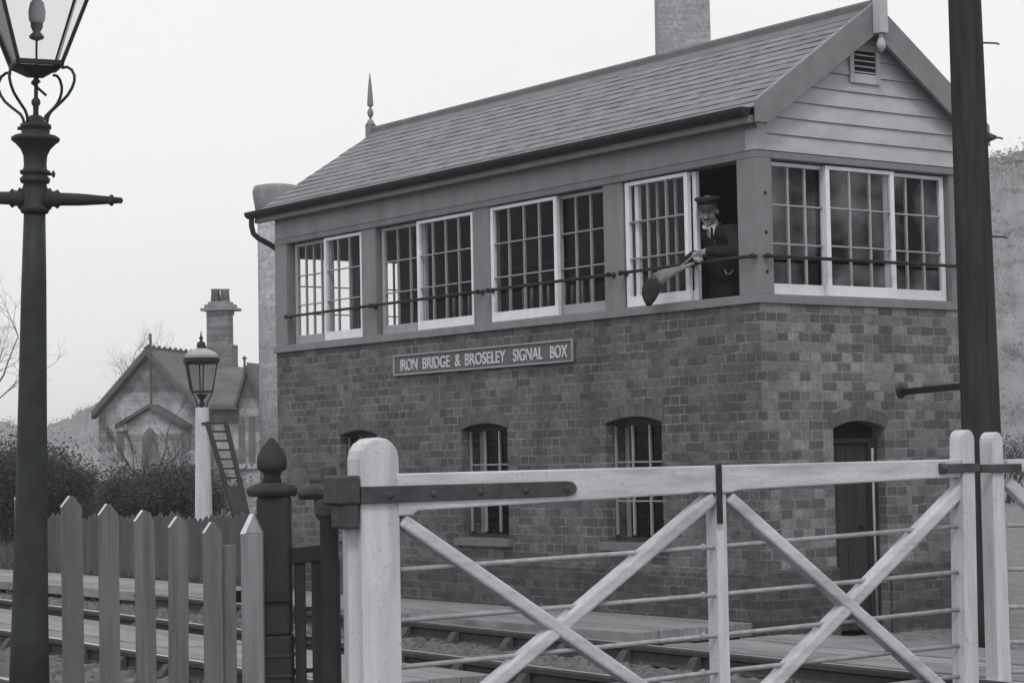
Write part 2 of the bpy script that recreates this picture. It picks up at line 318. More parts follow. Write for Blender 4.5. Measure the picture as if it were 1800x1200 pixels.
def crossing(x0, x1, y0, y1, n, z=.085):
    m_ = MB(); w_ = (x1-x0)/n
    for j in range(n):
        a = x0+j*w_+.004; b = x0+(j+1)*w_-.004; ya = y0; dz = random.uniform(-.006, .006)
        while ya < y1-.01:
            yb = min(y1, ya+random.uniform(2.2, 3.4)); 
            m_.hexa([(rx(a, ya), ya+.004, -.02), (rx(b, ya), ya+.004, -.02), (rx(b, yb), yb, -.02), (rx(a, yb), yb, -.02), (rx(a, ya), ya+.004, z+dz), (rx(b, ya), ya+.004, z+dz), (rx(b, yb), yb, z+dz), (rx(a, yb), yb, z+dz)]); ya = yb
    return m_.build('plank', 'planks', cr, .004)
crossing(RA+.05, RA+1.72, -7.5, -.42, 7, .07)

# ------------------------------------------------------------------ signal box
SB = empty('signal_box', (1.18, 3.6, 0), 'brick and timber railway signal box with slate roof and white sliding windows', 'signal box')
def wall_with(F, u0, u1, z0, z1, ops, th, m, name, thick=True):
    """ops: (a, b, zlo, zspring, crown)"""
    W = MB(); ops = sorted(ops); cur = u0
    def face(pts, n): W.add([F(u, n, z) for u, z in pts], [tuple(range(len(pts)))])
    def arc(a, b, zs, cr, k=10):
        return [(a+(b-a)*i/k, zs+cr*(1-(2*i/k-1)**2)) for i in range(k+1)]
    for n in (0, -th):
        cur = u0
        for a, b, zl, zsp, crn in ops:
            face([(cur, z0), (a, z0), (a, z1), (cur, z1)], n)
            if zl > z0+.01: face([(a, z0), (b, z0), (b, zl), (a, zl)], n)
            A = arc(a, b, zsp, crn); face(A+[(b, z1), (a, z1)], n); cur = b
        face([(cur, z0), (u1, z0), (u1, z1), (cur, z1)], n)
    for a, b, zl, zsp, crn in ops:
        loop = [(a, zl)]+arc(a, b, zsp, crn)+[(b, zl)]
        for i in range(len(loop)-1): W.add([F(loop[i][0], 0, loop[i][1]), F(loop[i+1][0], 0, loop[i+1][1]), F(loop[i+1][0], -th, loop[i+1][1]), F(loop[i][0], -th, loop[i][1])], [(0, 1, 2, 3)])
        W.add([F(a, 0, zl), F(b, 0, zl), F(b, -th, zl), F(a, -th, zl)], [(0, 1, 2, 3)])
    return W.build(name, m, SB)
LOW = [(1.185, 1.905, .70, 1.665, .05), (3.285, 3.995, .70, 1.665, .05), (5.415, 6.08, .70, 1.655, .05)]
DOOR = (.734, 1.302, -.05, 1.575, .06)
wall_with(FL, 0, Lb, -.06, ZS, LOW, .22, 'brick', 'brick_wall')
wall_with(FG, 0, Wb, -.06, ZS, [DOOR], .22, 'brick_gable', 'brick_wall')
m_ = MB(); m_.box(.22, Wb, Lb-.22, Lb, -.06, ZS-.002); m_.box(Wb-.22, Wb-.002, .22, Lb-.222, -.06, ZS-.004); m_.build('rear_wall', 'brick', SB)
# plinth with a sloped offset course
def plinth(F, u0, u1, z, name):
    m_ = MB(); k = .032; m_.add([F(u0, 0, z+.03), F(u1, 0, z+.03), F(u1, k, z), F(u0, k, z), F(u0, k, -.06), F(u1, k, -.06), F(u1, .002, -.06), F(u0, .002, -.06)], [(0, 1, 2, 3), (3, 2, 5, 4), (0, 3, 4, 7), (1, 6, 5, 2)])
    m_.build(name, 'plinth', SB)
plinth(FL, -.032, Lb, .47, 'plinth'); plinth(FG, -.0, DOOR[0], .49, 'plinth'); plinth(FG, DOOR[1], Wb, .49, 'plinth')
# brick arches (voussoirs) over openings
def arch_ring(F, a, b, zs, cr, h=.215, n=11):
    m_ = MB(); c = (a+b)/2; hw = (b-a)/2; R_ = (hw*hw+cr*cr)/(2*cr); z0 = zs+cr-R_; th = math.asin(hw/R_)*1.04
    for i in range(n):
        t0 = -th+2*th*i/n+.002/R_; t1 = -th+2*th*(i+1)/n-.002/R_
        for r0, r1 in ((R_+.002, R_+h/2-.003),):
            m_.prism([(c+r0*math.sin(t0), z0+r0*math.cos(t0)), (c+r0*math.sin(t1), z0+r0*math.cos(t1)), (c+r1*math.sin(t1), z0+r1*math.cos(t1)), (c+r1*math.sin(t0), z0+r1*math.cos(t0))], -.01, .004, F)
    m_.build('brick_arch', 'arch_brick', SB)
for a, b, zl, zs, cr in LOW: arch_ring(FL, a, b, zs, cr)
arch_ring(FG, DOOR[0], DOOR[1], DOOR[3], DOOR[4])
# lower windows
for k, (a, b, zl, zs, cr) in enumerate(LOW):
    W = MB(); n0, n1 = -.125, -.09
    W.box(a, a+.03, n0, n1, zl, zs+.02, FL); W.box(b-.012, b, n0, n1, zl, zs+.02, FL); W.box(a+.03, b-.012, n0, n1, zl, zl+.03, FL); W.box(a+.03, b-.012, n0, n1, zs-.02, zs+.05, FL)
    wo_ = W.build('window', 'dark_wood', SB, .004)
    s_ = MB()
    for t in (.024, .245, .465): s_.box(b-t-.009, b-t+.009, -.10, -.082, zl+.05, zs-.02, FL)
    for t in (.34, .67): s_.box(a+.03, b-.03, -.102, -.086, zl+(zs-zl)*t-.006, zl+(zs-zl)*t+.006, FL)
    s_.build('glazing_bar', 'bar_grey', wo_)
    p_ = MB(); p_.add([FL(a+.03, -.104, zl+.03), FL(b-.03, -.104, zl+.03), FL(b-.03, -.104, zs-.01), FL(a+.03, -.104, zs-.01)], [(0, 1, 2, 3)]); p_.build('pane', 'glass', wo_)
    cu_ = MB(); cu_.box(b-.07, b-.02, -.20, -.19, zl+.03, zs-.03, FL); cu_.build('blind', 'bar_grey', wo_)
    st = MB(); st.prism([(a-.06, zl-.075), (b+.06, zl-.075), (b+.06, zl-.008), (a-.06, zl-.008)], -.09, .06, FL); st.build('sill', 'stone_sill', wo_, .006)
# door
D_ = MB(); D_.box(DOOR[0], DOOR[0]+.03, -.16, -.09, -.03, 1.50, FG); D_.box(DOOR[1]-.1, DOOR[1], -.16, -.09, -.03, 1.50, FG); D_.box(DOOR[0]+.03, DOOR[1]-.1, -.16, -.09, 1.46, 1.50, FG)
dr = D_.build('door_frame', 'dark_wood', SB, .004); D_ = MB(); D_.box(DOOR[0]-.02, DOOR[1]+.02, -.2, -.14, 1.5, 1.70, FG); D_.build('door_head', 'interior_dark', SB)
D_ = MB()
for i in range(4): D_.box(DOOR[0]+.032+i*.109, DOOR[0]+.032+i*.109+.105, -.15, -.12, 0, 1.455, FG)
dd = D_.build('door', 'dark_wood', SB, .003, 'dark boarded door under the brick arch')
D_ = MB(); D_.tube([FG(1.12, -.11, .8), FG(1.12, -.08, .8), FG(1.12, -.075, .83)], .012); D_.build('handle', 'black_iron', dd)
D_ = MB(); D_.tube([FG(DOOR[1]-.075, -.07, .05), FG(DOOR[1]-.075, -.07, 1.42)], .011); D_.build('door_edge_tube', 'rod_grey', SB)  # pale tube standing in for the edge of the door frame

# timber frame
def frame_box(name, u0, u1, n0, n1, z0, z1, F, m='brown_paint', bev=.005):
    b_ = MB(); b_.box(u0, u1, n0, n1, z0, z1, F); return b_.build(name, m, SB, bev)
frame_box('sill_beam', -.02, Lb+.03, -.2, .03, ZS, ZB-.012, FL); frame_box('sill_beam', .2, Wb+.03, -.2, .02, ZS, ZB-.012, FG)
frame_box('window_post', 7.054, Lb, -.12, .012, ZB-.012, ZT, FL)
for a, b in ((5.401, 5.631), (3.519, 3.751), (1.630, 1.864)): frame_box('window_post', a, b, -.12, .0, ZB-.012, ZT, FL)
frame_box('corner_post', -.016, .209, -.143, .014, ZB-.012, ZT, FL); frame_box('corner_post', 2.141, Wb, -.16, .0, ZB-.012, ZT, FG)
frame_box('head_beam', -.018, Lb, -.14, .016, ZT, ZBEAM, FL); frame_box('head_beam', .14, Wb+.01, -.14, .016, ZT, ZBEAM, FG)
frame_box('frieze_board', .0, Lb, -.1, .006, ZBEAM+.004, 3.95, FL, 'frieze_paint')
frame_box('corner_block', -.022, .10, -.1, .018, ZBEAM+.004, 3.86, FL, 'pale_boards')
m_ = MB(); rng = random.Random(3)
for z in (2.75, 3.05, 3.35):
    m_ = MB(); m_.lathe([(.014, 0), (.014, .008), (.006, .012)], FG(.07, .013, z+.02), 10, (0, -1, 0)); m_.build('bolt', 'black_iron', SB)
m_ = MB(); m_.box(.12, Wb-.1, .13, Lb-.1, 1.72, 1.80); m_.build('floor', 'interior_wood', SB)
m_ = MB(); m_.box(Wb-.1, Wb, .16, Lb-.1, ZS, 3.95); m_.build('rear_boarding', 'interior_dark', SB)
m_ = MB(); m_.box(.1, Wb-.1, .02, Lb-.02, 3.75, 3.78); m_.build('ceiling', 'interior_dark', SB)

def sash(win, F, u0, u1, n, cols, m, hb=(.33, .66), z0=ZB, z1=ZT-.012, brail=.085, stile=.044, shade=False):
    d = .038; S = MB()
    S.box(u0, u0+stile, n-d, n, z0, z1, F); S.box(u1-stile, u1, n-d, n, z0, z1, F)
    S.box(u0+stile, u1-stile, n-d, n-.001, z0, z0+brail, F); S.box(u0+stile, u1-stile, n-d, n-.001, z1-.03, z1, F)
    a, b = u0+stile, u1-stile; c0, c1 = z0+brail, z1-.03
    G = MB()
    for i in range(1, cols): u = a+(b-a)*i/cols; G.box(u-.0085, u+.0085, n-.03, n-.008, c0, c1, F)
    for t in hb: z = c1-(c1-c0)*t; G.box(a, b, n-.032, n-.006, z-.0055, z+.0055, F)
    so = S.build('sash', m, win, .003); G.build('glazing_bar', 'bar_grey' if F is not FG else 'sash_shade', so)
    P = MB(); P.add([F(a, n-.019, c0), F(b, n-.019, c0), F(b, n-.019, c1), F(a, n-.019, c1)], [(0, 1, 2, 3)]); P.build('pane', 'gable_glass' if F is FG else 'glass', so)
    return so
def window(F, a, b, parts, name='window'):
    m_ = MB(); m_.box(a, a+.012, -.12, -.004, ZB-.012, ZT, F); m_.box(b-.012, b, -.12, -.004, ZB-.012, ZT, F); m_.box(a, b, -.12, -.002, ZB-.0115, ZB-.002, F)
    wo_ = m_.build('window', 'brown_paint', SB)
    # sashes hang straight under the window object, panes under it too (thing > part > sub-part)
    for (u0, u1, n, cols, m) in parts:
        s_ = sash(wo_, F, u0, u1, n, cols, m)
        for ch in list(s_.children): ch.parent = wo_; 
    return wo_
OUT, INN = -.012, -.056
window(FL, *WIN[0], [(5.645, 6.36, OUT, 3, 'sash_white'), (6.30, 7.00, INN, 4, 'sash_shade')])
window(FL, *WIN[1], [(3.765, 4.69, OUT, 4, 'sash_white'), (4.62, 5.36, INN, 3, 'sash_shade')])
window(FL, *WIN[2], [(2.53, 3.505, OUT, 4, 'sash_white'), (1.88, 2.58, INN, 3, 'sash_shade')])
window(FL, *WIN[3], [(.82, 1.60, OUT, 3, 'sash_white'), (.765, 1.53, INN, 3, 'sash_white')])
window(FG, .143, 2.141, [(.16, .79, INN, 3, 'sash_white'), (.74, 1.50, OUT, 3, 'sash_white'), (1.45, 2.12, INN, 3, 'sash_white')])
# far end wall: glazed
FE = lambda u, n, z: Vector((u, Lb+n, z))
frame_box('sill_beam', .03, Wb+.03, -.2, .02, ZS, ZB-.014, FE)
frame_box('head_beam', .14, Wb, -.14, .016, ZT-.1, 3.95, FE)
for a, b in ((.12, .16), (.93, 1.13), (2.2, Wb)): frame_box('window_post', a, b, -.11, 0, ZB-.014, ZT-.1, FE)
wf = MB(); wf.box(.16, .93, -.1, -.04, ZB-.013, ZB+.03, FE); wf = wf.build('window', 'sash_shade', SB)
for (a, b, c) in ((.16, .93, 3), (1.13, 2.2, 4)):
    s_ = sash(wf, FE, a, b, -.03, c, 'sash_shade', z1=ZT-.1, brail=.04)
    for ch in list(s_.children): ch.parent = wf

# guard rails across the windows
for F, a, b in ((FL, 5.40, 7.01), (FL, 3.60, 5.50-.11), (FL, 1.735, 3.47), (FL, -.005, 1.60), (FG, .03, 2.30)):
    m_ = MB(); m_.tube([F(a, .06, 2.885), F(b, .06, 2.885)], .0135, 8)
    for u in (a+.012, b-.012):
        m_.lathe([(.026, 0), (.026, .006), (.012, .008), (.012, .062)], F(u, 0, 2.885), 10, tuple(F(0, 1, 0))); m_.lathe([(.0, -.024), (.02, -.014), (.022, 0), (.02, .014), (0, .024)], F(u, .06, 2.885), 10)
    m_.build('guard_rail', 'black_iron', SB)

# gable cladding
def slope_z(u): return ZR-(ZR-ZE)*abs(u-Wb/2)/(Wb/2+EAV)
ZR, ZE, EAV, OH = 4.912, 4.024, .110, .109
m_ = MB(); z = ZBEAM+.006
while z < 4.80:
    z1 = min(z+.131, 4.86)
    def half(zz): return max(.02, (ZR-zz-.02)/(ZR-ZE)*(Wb/2+EAV))
    zz0, zz1 = z, z1-.002
    h0, h1 = min(Wb/2-.005, half(zz0)), min(Wb/2-.005, half(zz1))
    c = Wb/2; pts = [FG(c-h0, .020, zz0), FG(c+h0, .020, zz0), FG(c+h1, .004, zz1), FG(c-h1, .004, zz1)]; bk = [FG(c-h0, -.02, zz0), FG(c+h0, -.02, zz0), FG(c+h1, -.02, zz1), FG(c-h1, -.02, zz1)]
    m_.hexa([pts[0], pts[1], bk[1], bk[0], pts[3], pts[2], bk[2], bk[3]]); z += .132
m_.build('weatherboarding', 'pale_boards', SB)
V = MB(); V.box(1.0, 1.045, 0, .035, 4.30, 4.56, FG); V.box(1.288, 1.335, 0, .035, 4.30, 4.56, FG); V.box(1.045, 1.288, 0, .035, 4.30, 4.375, FG)
vo = V.build('vent', 'pale_boards', SB, .003); V = MB(); V.box(1.045, 1.288, .021, .024, 4.376, 4.56, FG); V.build('vent_shade_panel', 'interior_dark', vo)  # flat dark sheet put in for the shade inside the vent
V = MB()
for i in range(4): V.prism([(1.05, 4.385+i*.045), (1.285, 4.385+i*.045), (1.285, 4.395+i*.045), (1.05, 4.395+i*.045)], .024, .033, FG)
V.build('louvre', 'sash_shade', vo)
# far gable
m_ = MB(); m_.prism([(.0, 3.95), (Wb, 3.95), (Wb/2+.05, 4.84), (Wb/2-.05, 4.84)], -.08, -.02, FE); m_.build('weatherboarding', 'pale_boards', SB)

# roof: deck, individual slates, ridge, gutters, verges
def yend(t): return Lb-.02+.22*t
def roof_pt(side, t, y, h=0):         # t 0 ridge .. 1 eave ; side -1 long face
    hx = Wb/2+EAV; x = Wb/2+side*hx*t; z = ZR-.06+(ZE-ZR)*t; nx, nz = side*(ZR-ZE), hx; l = math.hypot(nx, nz)
    return Vector((x+nx/l*h, y, z+nz/l*h+.03))
for side in (-1, 1):
    D_ = MB(); D_.hexa([roof_pt(side, 0, -OH+.02, -.03), roof_pt(side, .985, -OH+.02, -.03), roof_pt(side, .985, yend(.985)-.03, -.03), roof_pt(side, 0, yend(0)-.03, -.03), roof_pt(side, 0, -OH+.02, -.002), roof_pt(side, .985, -OH+.02, -.002), roof_pt(side, .985, yend(.985)-.03, -.002), roof_pt(side, 0, yend(0)-.03, -.002)])
    D_.build('roof_deck', 'interior_dark', SB)
    S = MB(); rows = 14; wsl = .21
    for r in range(rows):
        t0, t1 = (r-.25)/rows, (r+1)/rows
        t0 = max(t0, 0); y = -OH+(0 if r % 2 else -wsl/2)
        while y < yend(t1):
            a, b = max(y+.0015, -OH), min(y+wsl-.0015, yend(t1)); y += wsl
            if b-a < .02: continue
            h = .0095+random.uniform(0, .003); dj = random.uniform(-.002, .003) if random.random() > .03 else random.uniform(.004, .012); j = random.uniform(-.0025, .0025)
            S.hexa([roof_pt(side, t0, a, .0005), roof_pt(side, t1+dj, a, h-.0045+j), roof_pt(side, t1+dj, b, h-.0045-j), roof_pt(side, t0, b, .0005), roof_pt(side, t0, a, .003), roof_pt(side, t1+dj, a, h+j), roof_pt(side, t1+dj, b, h-j), roof_pt(side, t0, b, .003)])
    S.build('slates', 'slate', SB)
R_ = MB(); y = -OH-.01
while y < yend(0)-.05:
    y2 = min(y+.46, yend(0)); FY = lambda u, n, z: Vector((Wb/2+u, n, z))
    R_.prism([(-.115, ZR-.103), (-.012, ZR-.018), (-.02, ZR+.03), (-.012, ZR+.048), (.012, ZR+.048), (.02, ZR+.03), (.012, ZR-.018), (.115, ZR-.103), (.10, ZR-.118), (-.10, ZR-.118)], y+.003, y2, FY); y = y2
R_.build('ridge_tiles', 'ridge', SB, .003)
for side in (-1, 1):
    X = Wb/2+side*(Wb/2+EAV)
    m_ = MB(); pr = [(X+side*(.055+.055*math.cos(a)), 4.005+.062*math.sin(a)-.01) for a in [math.pi+i*math.pi/8 for i in range(9)]]+[(X+side*.105, 4.0), (X+side*.005, 4.0)]
    k = len(pr); vs = [(x, -OH+.03, z) for x, z in pr]+[(x, 7.56, z) for x, z in pr]
    m_.add(vs, [list(range(k))[::-1], list(range(k, 2*k))]+[(i, (i+1) % k, k+(i+1) % k, k+i) for i in range(k)]); m_.build('gutter', 'black_iron', SB)
    m_ = MB(); m_.box(X-.02 if side < 0 else X-.03, X+.03 if side < 0 else X+.02, -OH+.035, 7.5, 3.885, 3.945); m_.build('eaves_moulding', 'verge_paint', SB, .006)
    m_ = MB(); m_.box(min(X, X-side*.11), max(X, X-side*.11), -OH+.035, 7.5, 3.946, 3.96); m_.build('soffit', 'interior_dark', SB)
m_ = MB(); m_.tube([(-.165, 7.50, 3.97), (-.165, 7.5, 3.86), (-.15, 7.49, 3.78), (-.11, 7.46, 3.73), (.0, 7.40, 3.66), (.10, 7.35, 3.58), (.12, 7.34, 3.5), (.12, 7.34, .0)], .028, 10); m_.build('downpipe', 'black_iron', SB)
def verge(Y0, Y1, name):
    FYv = lambda u, n, z: Vector((u, n, z)); hx = Wb/2+EAV
    for side in (-1, 1):
        X = Wb/2+side*hx; c = Wb/2; d = .232
        pts = [(X, ZE+.030), (c, ZR+.030), (c, ZR-d), (X-side*.10, ZE+.012+.1*(ZR-ZE)/hx-d), (X-side*.10, ZE-.14), (X, ZE-.14)]
        m_ = MB(); m_.prism(pts if side < 0 else pts[::-1], Y0, Y1, FYv); m_.build(name, 'verge_paint', SB, .005)
verge(-OH-.035, -OH, 'bargeboard'); 
def finial(y, sgn):
    m_ = MB(); c = Wb/2
    m_.box(c-.042, c+.042, y-.042, y+.042, ZR-.235, ZR+.075)
    m_.lathe([(.055, 0), (.03, .045), (.012, .065), (.011, .075), (.028, .10), (.034, .135), (.026, .165), (.011, .185), (.011, .195), (.034, .21), (.033, .24), (.022, .40), (.004, .56)], (c, y, ZR+.075), 14)
    m_.lathe([(.0, -.15), (.012, -.145), (.036, -.11), (.038, -.085), (.026, -.05), (.014, -.03), (.02, 0)], (c, y, ZR-.235), 14)
    m_.build('finial', 'pale_boards' if sgn else 'verge_paint', SB, .003)
finial(-OH-.085, 1); finial(Lb-.0, 0)

# interior: lever frame, block shelf, added cupboard
LF = empty('lever_frame', (.75, 3.4, 1.8), 'row of signal levers behind the middle windows inside the signal box', 'lever frame')
m_ = MB(); m_.box(.45, .85, 1.9, 5.1, 1.8, 1.95); m_.build('base', 'black_iron', LF)
for i in range(24):
    y = 2.05+i*.125; ln = .04 if i % 5 else .22
    m_ = MB(); m_.tube([(.62, y, 1.93), (.55+ln, y, 2.78)], .011, 6); m_.tube([(.55+ln, y, 2.78), (.55+ln, y, 2.95)], .016, 6); m_.build('lever', 'rod_grey' if i % 4 else 'iron_grey', LF)
CB = empty('cupboard', (1.9, 6.7, 1.8), 'tall dark cupboard added inside the signal box to block its far window', 'cupboard')  # added to block most of the second far-end window
m_ = MB(); m_.box(1.36, 2.2, 6.5, 7.1, 1.8, 3.6); m_.build('carcass', 'interior_wood', CB, .01); m_ = MB(); m_.box(1.40, 1.76, 6.475, 6.498, 1.9, 3.55); m_.box(1.79, 2.16, 6.475, 6.498, 1.9, 3.55); m_.build('door', 'dark_wood', CB, .006)
BS = empty('block_shelf', (.9, 3.4, 3.3), 'shelf of instruments hanging above the levers inside the signal box', 'shelf')
m_ = MB(); m_.box(.85, 1.15, 2.0, 5.0, 3.18, 3.21); m_.build('shelf', 'interior_wood', BS)
for y in (2.4, 3.1, 3.9, 4.5):
    m_ = MB(); m_.box(.88, 1.1, y, y+.24, 3.212, 3.47); m_.lathe([(.07, 0), (.07, .01), (.05, .015)], (.88, y+.12, 3.35), 14, (-1, 0, 0)); m_.build('instrument', 'interior_wood', BS, .01)

# name board
NB = empty('name_board', (-.02, 3.66, 2.28), 'long name board with pale raised lettering on the brick under the windows', 'sign')
n_u0, n_u1, n_z0, n_z1 = 2.283, 5.046, 2.198, 2.388
m_ = MB(); m_.box(n_u0, n_u1, .0, .025, n_z0, n_z1, FL); m_.build('board', 'sign_face', NB, .003)
m_ = MB(); e = .012
m_.box(n_u0, n_u1, .025, .040, n_z1-e, n_z1, FL); m_.box(n_u0, n_u1, .025, .040, n_z0, n_z0+e, FL); m_.box(n_u0, n_u0+e, .025, .040, n_z0+e, n_z1-e, FL); m_.box(n_u1-e, n_u1, .025, .040, n_z0+e, n_z1-e, FL)
m_.build('border', 'far_pale', NB, .002)
def text(word, ya, yb, zlo, h, parent):
    c = bpy.data.curves.new('lettering', 'FONT'); c.body = word; c.size = 1; c.offset = .010; c.extrude = .004/h*0+.03
    o = bpy.data.objects.new('lettering_source', c); COL.objects.link(o)
    bpy.context.view_layer.update(); dg = bpy.context.evaluated_depsgraph_get(); me = bpy.data.meshes.new_from_object(o.evaluated_get(dg)); bpy.data.objects.remove(o)
    xs = [v.co.x for v in me.vertices]; ys = [v.co.y for v in me.vertices]; x0, x1, y0, y1 = min(xs), max(xs), min(ys), max(ys)
    off = parent.location
    for v in me.vertices:
        t = (v.co.x-x0)/(x1-x0); s_ = (v.co.y-y0)/(y1-y0); v.co = FL(ya+(yb-ya)*t, .028+v.co.z*.15, zlo+h*s_)-off
    me.materials.append(MATS['lettering']); ob = bpy.data.objects.new('lettering', me); COL.objects.link(ob); ob.parent = parent; return ob
for wd, xa, xb in (('IRON', 704, 733.5), ('BRIDGE', 743, 790.5), ('&', 799.5, 809.5), ('BROSELEY', 817.5, 888.5), ('SIGNAL', 902, 953.5), ('BOX', 967, 997)):
    ya = onx(xa, 640-.107*(xa-700), -.03).y; yb = onx(xb, 640-.107*(xb-700), -.03).y
    text(wd, ya, yb, 2.238, .108, NB)

# ------------------------------------------------------------------ telegraph pole and its stay
pb, pt_ = dep(1726.5, 800, 15.4), dep(1694, -40, 15.4)
ax = (pt_-pb); P_at = lambda z: pb+ax*((z-pb.z)/ax.z)
TP = empty('telegraph_pole', (P_at(0).x, P_at(0).y, 0), 'dark tarred telegraph pole standing in front of the gable wall', 'pole')
zs_ = [-.3, .3, 1, 2, 3, 4, 5, 6.2]; m_ = MB(); m_.tube([P_at(z) for z in zs_], [.148, .146, .142, .136, .129, .121, .113, .105], 20); m_.build('pole', 'pole_wood', TP)
for i, yp in enumerate((75, 241, 415)):
    q = dep(1715+yp*.043, yp, 15.4); a = P_at(q.z); m_ = MB(); r_ = RT*1.0; m_.tube([a+r_*.10, a+r_*.215-Vector((0, 0, .004)), a+r_*.235-Vector((0, 0, .012))], .007, 6)
    if i == 1: m_.tube([a+r_*.11+Vector((0, 0, .0)), a+r_*.19], [.045, .012], 10)
    m_.build('step_iron', 'iron_grey', TP)
z = 1.85; a = P_at(z); BR = MB(); q = Vector((1.50, .0, 1.86))
BR.bar((q.x, -.012, q.z), (a.x+.05, a.y+.1, z), .012, .05); BR.lathe([(.05, 0), (.05, .012), (.03, .02)], (q.x-.01, -.002, q.z), 12, (0, -1, 0)); 
BR.build('stay_bar', 'black_iron', TP)

# ------------------------------------------------------------------ crossing gate (hangs left, closes right)
GA, GB = dep(700, hor(700), 10.4), dep(1690, hor(1690), 12.0)
GA.z = GB.z = 0; GU = (GB-GA).normalized(); GN = Vector((GU.y, -GU.x, 0))   # GN towards the camera
if GN.dot(CAM-GA) < 0: GN = -GN
def FGT(u, n, z): return GA+GU*u+GN*n+Vector((0, 0, z))
def gp(x, y, n=0.0):                       # photo pixel -> (u, z) in the gate's plane
    v = ray(x, y); o = GA+GN*n; t = (o-CAM).dot(GN)/v.dot(GN); P = CAM+v*t; return ((P-GA).dot(GU), P.z)
GT = empty('crossing_gate', tuple(GA), 'white timber level crossing gate with crossed braces and a long iron strap hinge', 'gate')
def gposts(x0, x1, ytop, n0, n1, name, parent, m='gate_white', zbot=-.05, rnd=.5, F=FGT, xb=None, P=gp):
    u0, zt = P(x0, ytop, n1); u1, _ = P(x1, ytop, n1); w_ = u1-u0; pts = [(u0, zbot), (u1, zbot)]
    if xb: d0 = P(xb[0], 1190, n1)[0]; d1 = P(xb[1], 1190, n1)[0]; pts = [(d0, zbot), (d1, zbot)]
    pts += [(u1, zt-w_*rnd)]
    for i in range(1, 8):
        a = math.pi*i/8; pts.append(((u0+u1)/2+w_/2*math.cos(a), zt-w_*rnd+w_*rnd*math.sin(a)))
    pts += [(u0, zt-w_*rnd)]
    b_ = MB(); b_.prism(pts, n0, n1, F); return b_.build(name, m, parent, .008)
gposts(633, 701, 769, -.13, .035, 'heel_post', GT)
# top rail: tapers towards the free end
TH = .045
(ua, za), (ub, zb_), (uc, zc), (ud, zd) = gp(701, 832, TH), gp(1690, 806.5, TH), gp(1690, 838, TH), gp(735, 897, TH)
um, zm = gp(1257, 866, TH)
m_ = MB(); m_.prism([(ua-.01, za), (ub, zb_), (uc, zc), gp(1302, 861, TH), gp(1283, 866, TH), (um, zm), gp(1222, 865, TH), gp(1210, 868, TH), gp(737, 897, TH), gp(726, 905, TH), gp(701, 907, TH)], -TH, TH, FGT)
m_.build('top_rail', 'gate_white_long', GT, .008)
gposts(1258, 1276, 862, -.07, .03, 'middle_post', GT, rnd=.01)
gposts(1692, 1713, 755, -.06, .06, 'closing_post', GT, rnd=.7, xb=(1697, 1721))
def brace(p0, p1, w_, n0, n1):
    (u0, z0), (u1, z1) = gp(*p0), gp(*p1); d = Vector((u1-u0, z1-z0)).normalized(); q = Vector((-d.y, d.x))*w_/2
    c = .2; A = Vector((u0, z0)); B = Vector((u1, z1)); k = d*.09
    m_ = MB(); m_.prism([tuple(A-q), tuple(B-q), tuple(B+q), tuple(A+q)], n0, n1, FGT); m_.build('brace', 'gate_white_long', GT, .014)
brace((703, 913), (1190, 1250), .066, -.055, .04); brace((1252, 873), (820, 1240), .07, -.05, .036)
brace((1277, 873), (1700, 1250), .066, -.055, .04); brace((1700, 846), (1320, 1240), .07, -.05, .036)
# rods
for pts in ([(703, 1001), (1250, 961), (1700, 923)], [(703, 1090), (1250, 1045.5), (1700, 1003)], [(703, 1172), (1250, 1117), (1700, 1069)], [(703, 1252), (1250, 1181), (1700, 1132)], [(1100, 1262), (1250, 1243), (1700, 1186)]):
    m_ = MB(); m_.tube([FGT(u, 0, z) for u, z in [gp(*p) for p in pts]], .0125, 8)
    for p in (pts[1], (pts[2][0]-8, pts[2][1])):
        u, z = gp(*p); s0 = FGT(u-.062 if p is pts[1] else u-.02, 0, z); m_.tube([s0, s0+GU*.02], .02, 8)
    m_.build('rod', 'rod_grey', GT)
# ironwork
m_ = MB(); n0 = TH+.002
pts = [gp(634, 855, n0), gp(995, 845, n0)]; lo = [gp(634, 885, n0), gp(998, 871, n0)]
arc_ = [gp(1005, 846.5, n0), gp(1011, 852, n0), gp(1013, 859, n0), gp(1010, 866, n0), gp(1004, 870, n0)]
m_.prism([pts[0], pts[1]]+arc_+[lo[1], lo[0]], -.012+n0, n0+.012, FGT)
for x in (684, 760, 843, 922, 995):
    u, z = gp(x, 870-(x-684)*.036, n0); m_.lathe([(.017, 0), (.017, .008), (.006, .013)], FGT(u, n0+.012, z), 6, tuple(GN))
m_.build('strap_hinge', 'iron_grey', GT, .004)
m_ = MB(); u0, z0 = gp(1257.5, 818, n0); u1, z1 = gp(1270, 920, n0); m_.box(u0, u1, -.06, n0+.008, z0, z0+.006, FGT); m_.box(u0, u1, n0, n0+.008, z1, z0, FGT); m_.build('iron_strap', 'black_iron', GT, .002)
m_ = MB(); u0, z0 = gp(1657, 815, .07); u1, z1 = gp(1723, 829, .07); m_.box(u0, u1, .045, .07, z1, z0, FGT); m_.tube([FGT(u0-.01, .055, (z0+z1)/2), FGT(u0+.03, .055, (z0+z1)/2)], .03, 8); m_.build('latch_strap', 'iron_grey', GT, .003)
# heel-post hinge casting on the gate side
m_ = MB(); hA = gp(592, 836, .05); hB = gp(634, 886, .05); m_.box(hA[0], hB[0], -.12, .055, hB[1], hA[1], FGT)
hC = gp(597, 886, .05); hD = gp(633, 929, .05); m_.box(hC[0]+.01, hD[0], -.09, .045, hD[1], hC[1], FGT)
m_.build('hinge_casting', 'iron_grey', GT, .012)
m_ = MB(); s0 = gp(616, 929, 0); s1 = gp(627, 929, 0); m_.box(s0[0], s1[0]+.02, -.1, -.03, -.05, s0[1], FGT); m_.build('heel_batten', 'gate_white', GT, .004)

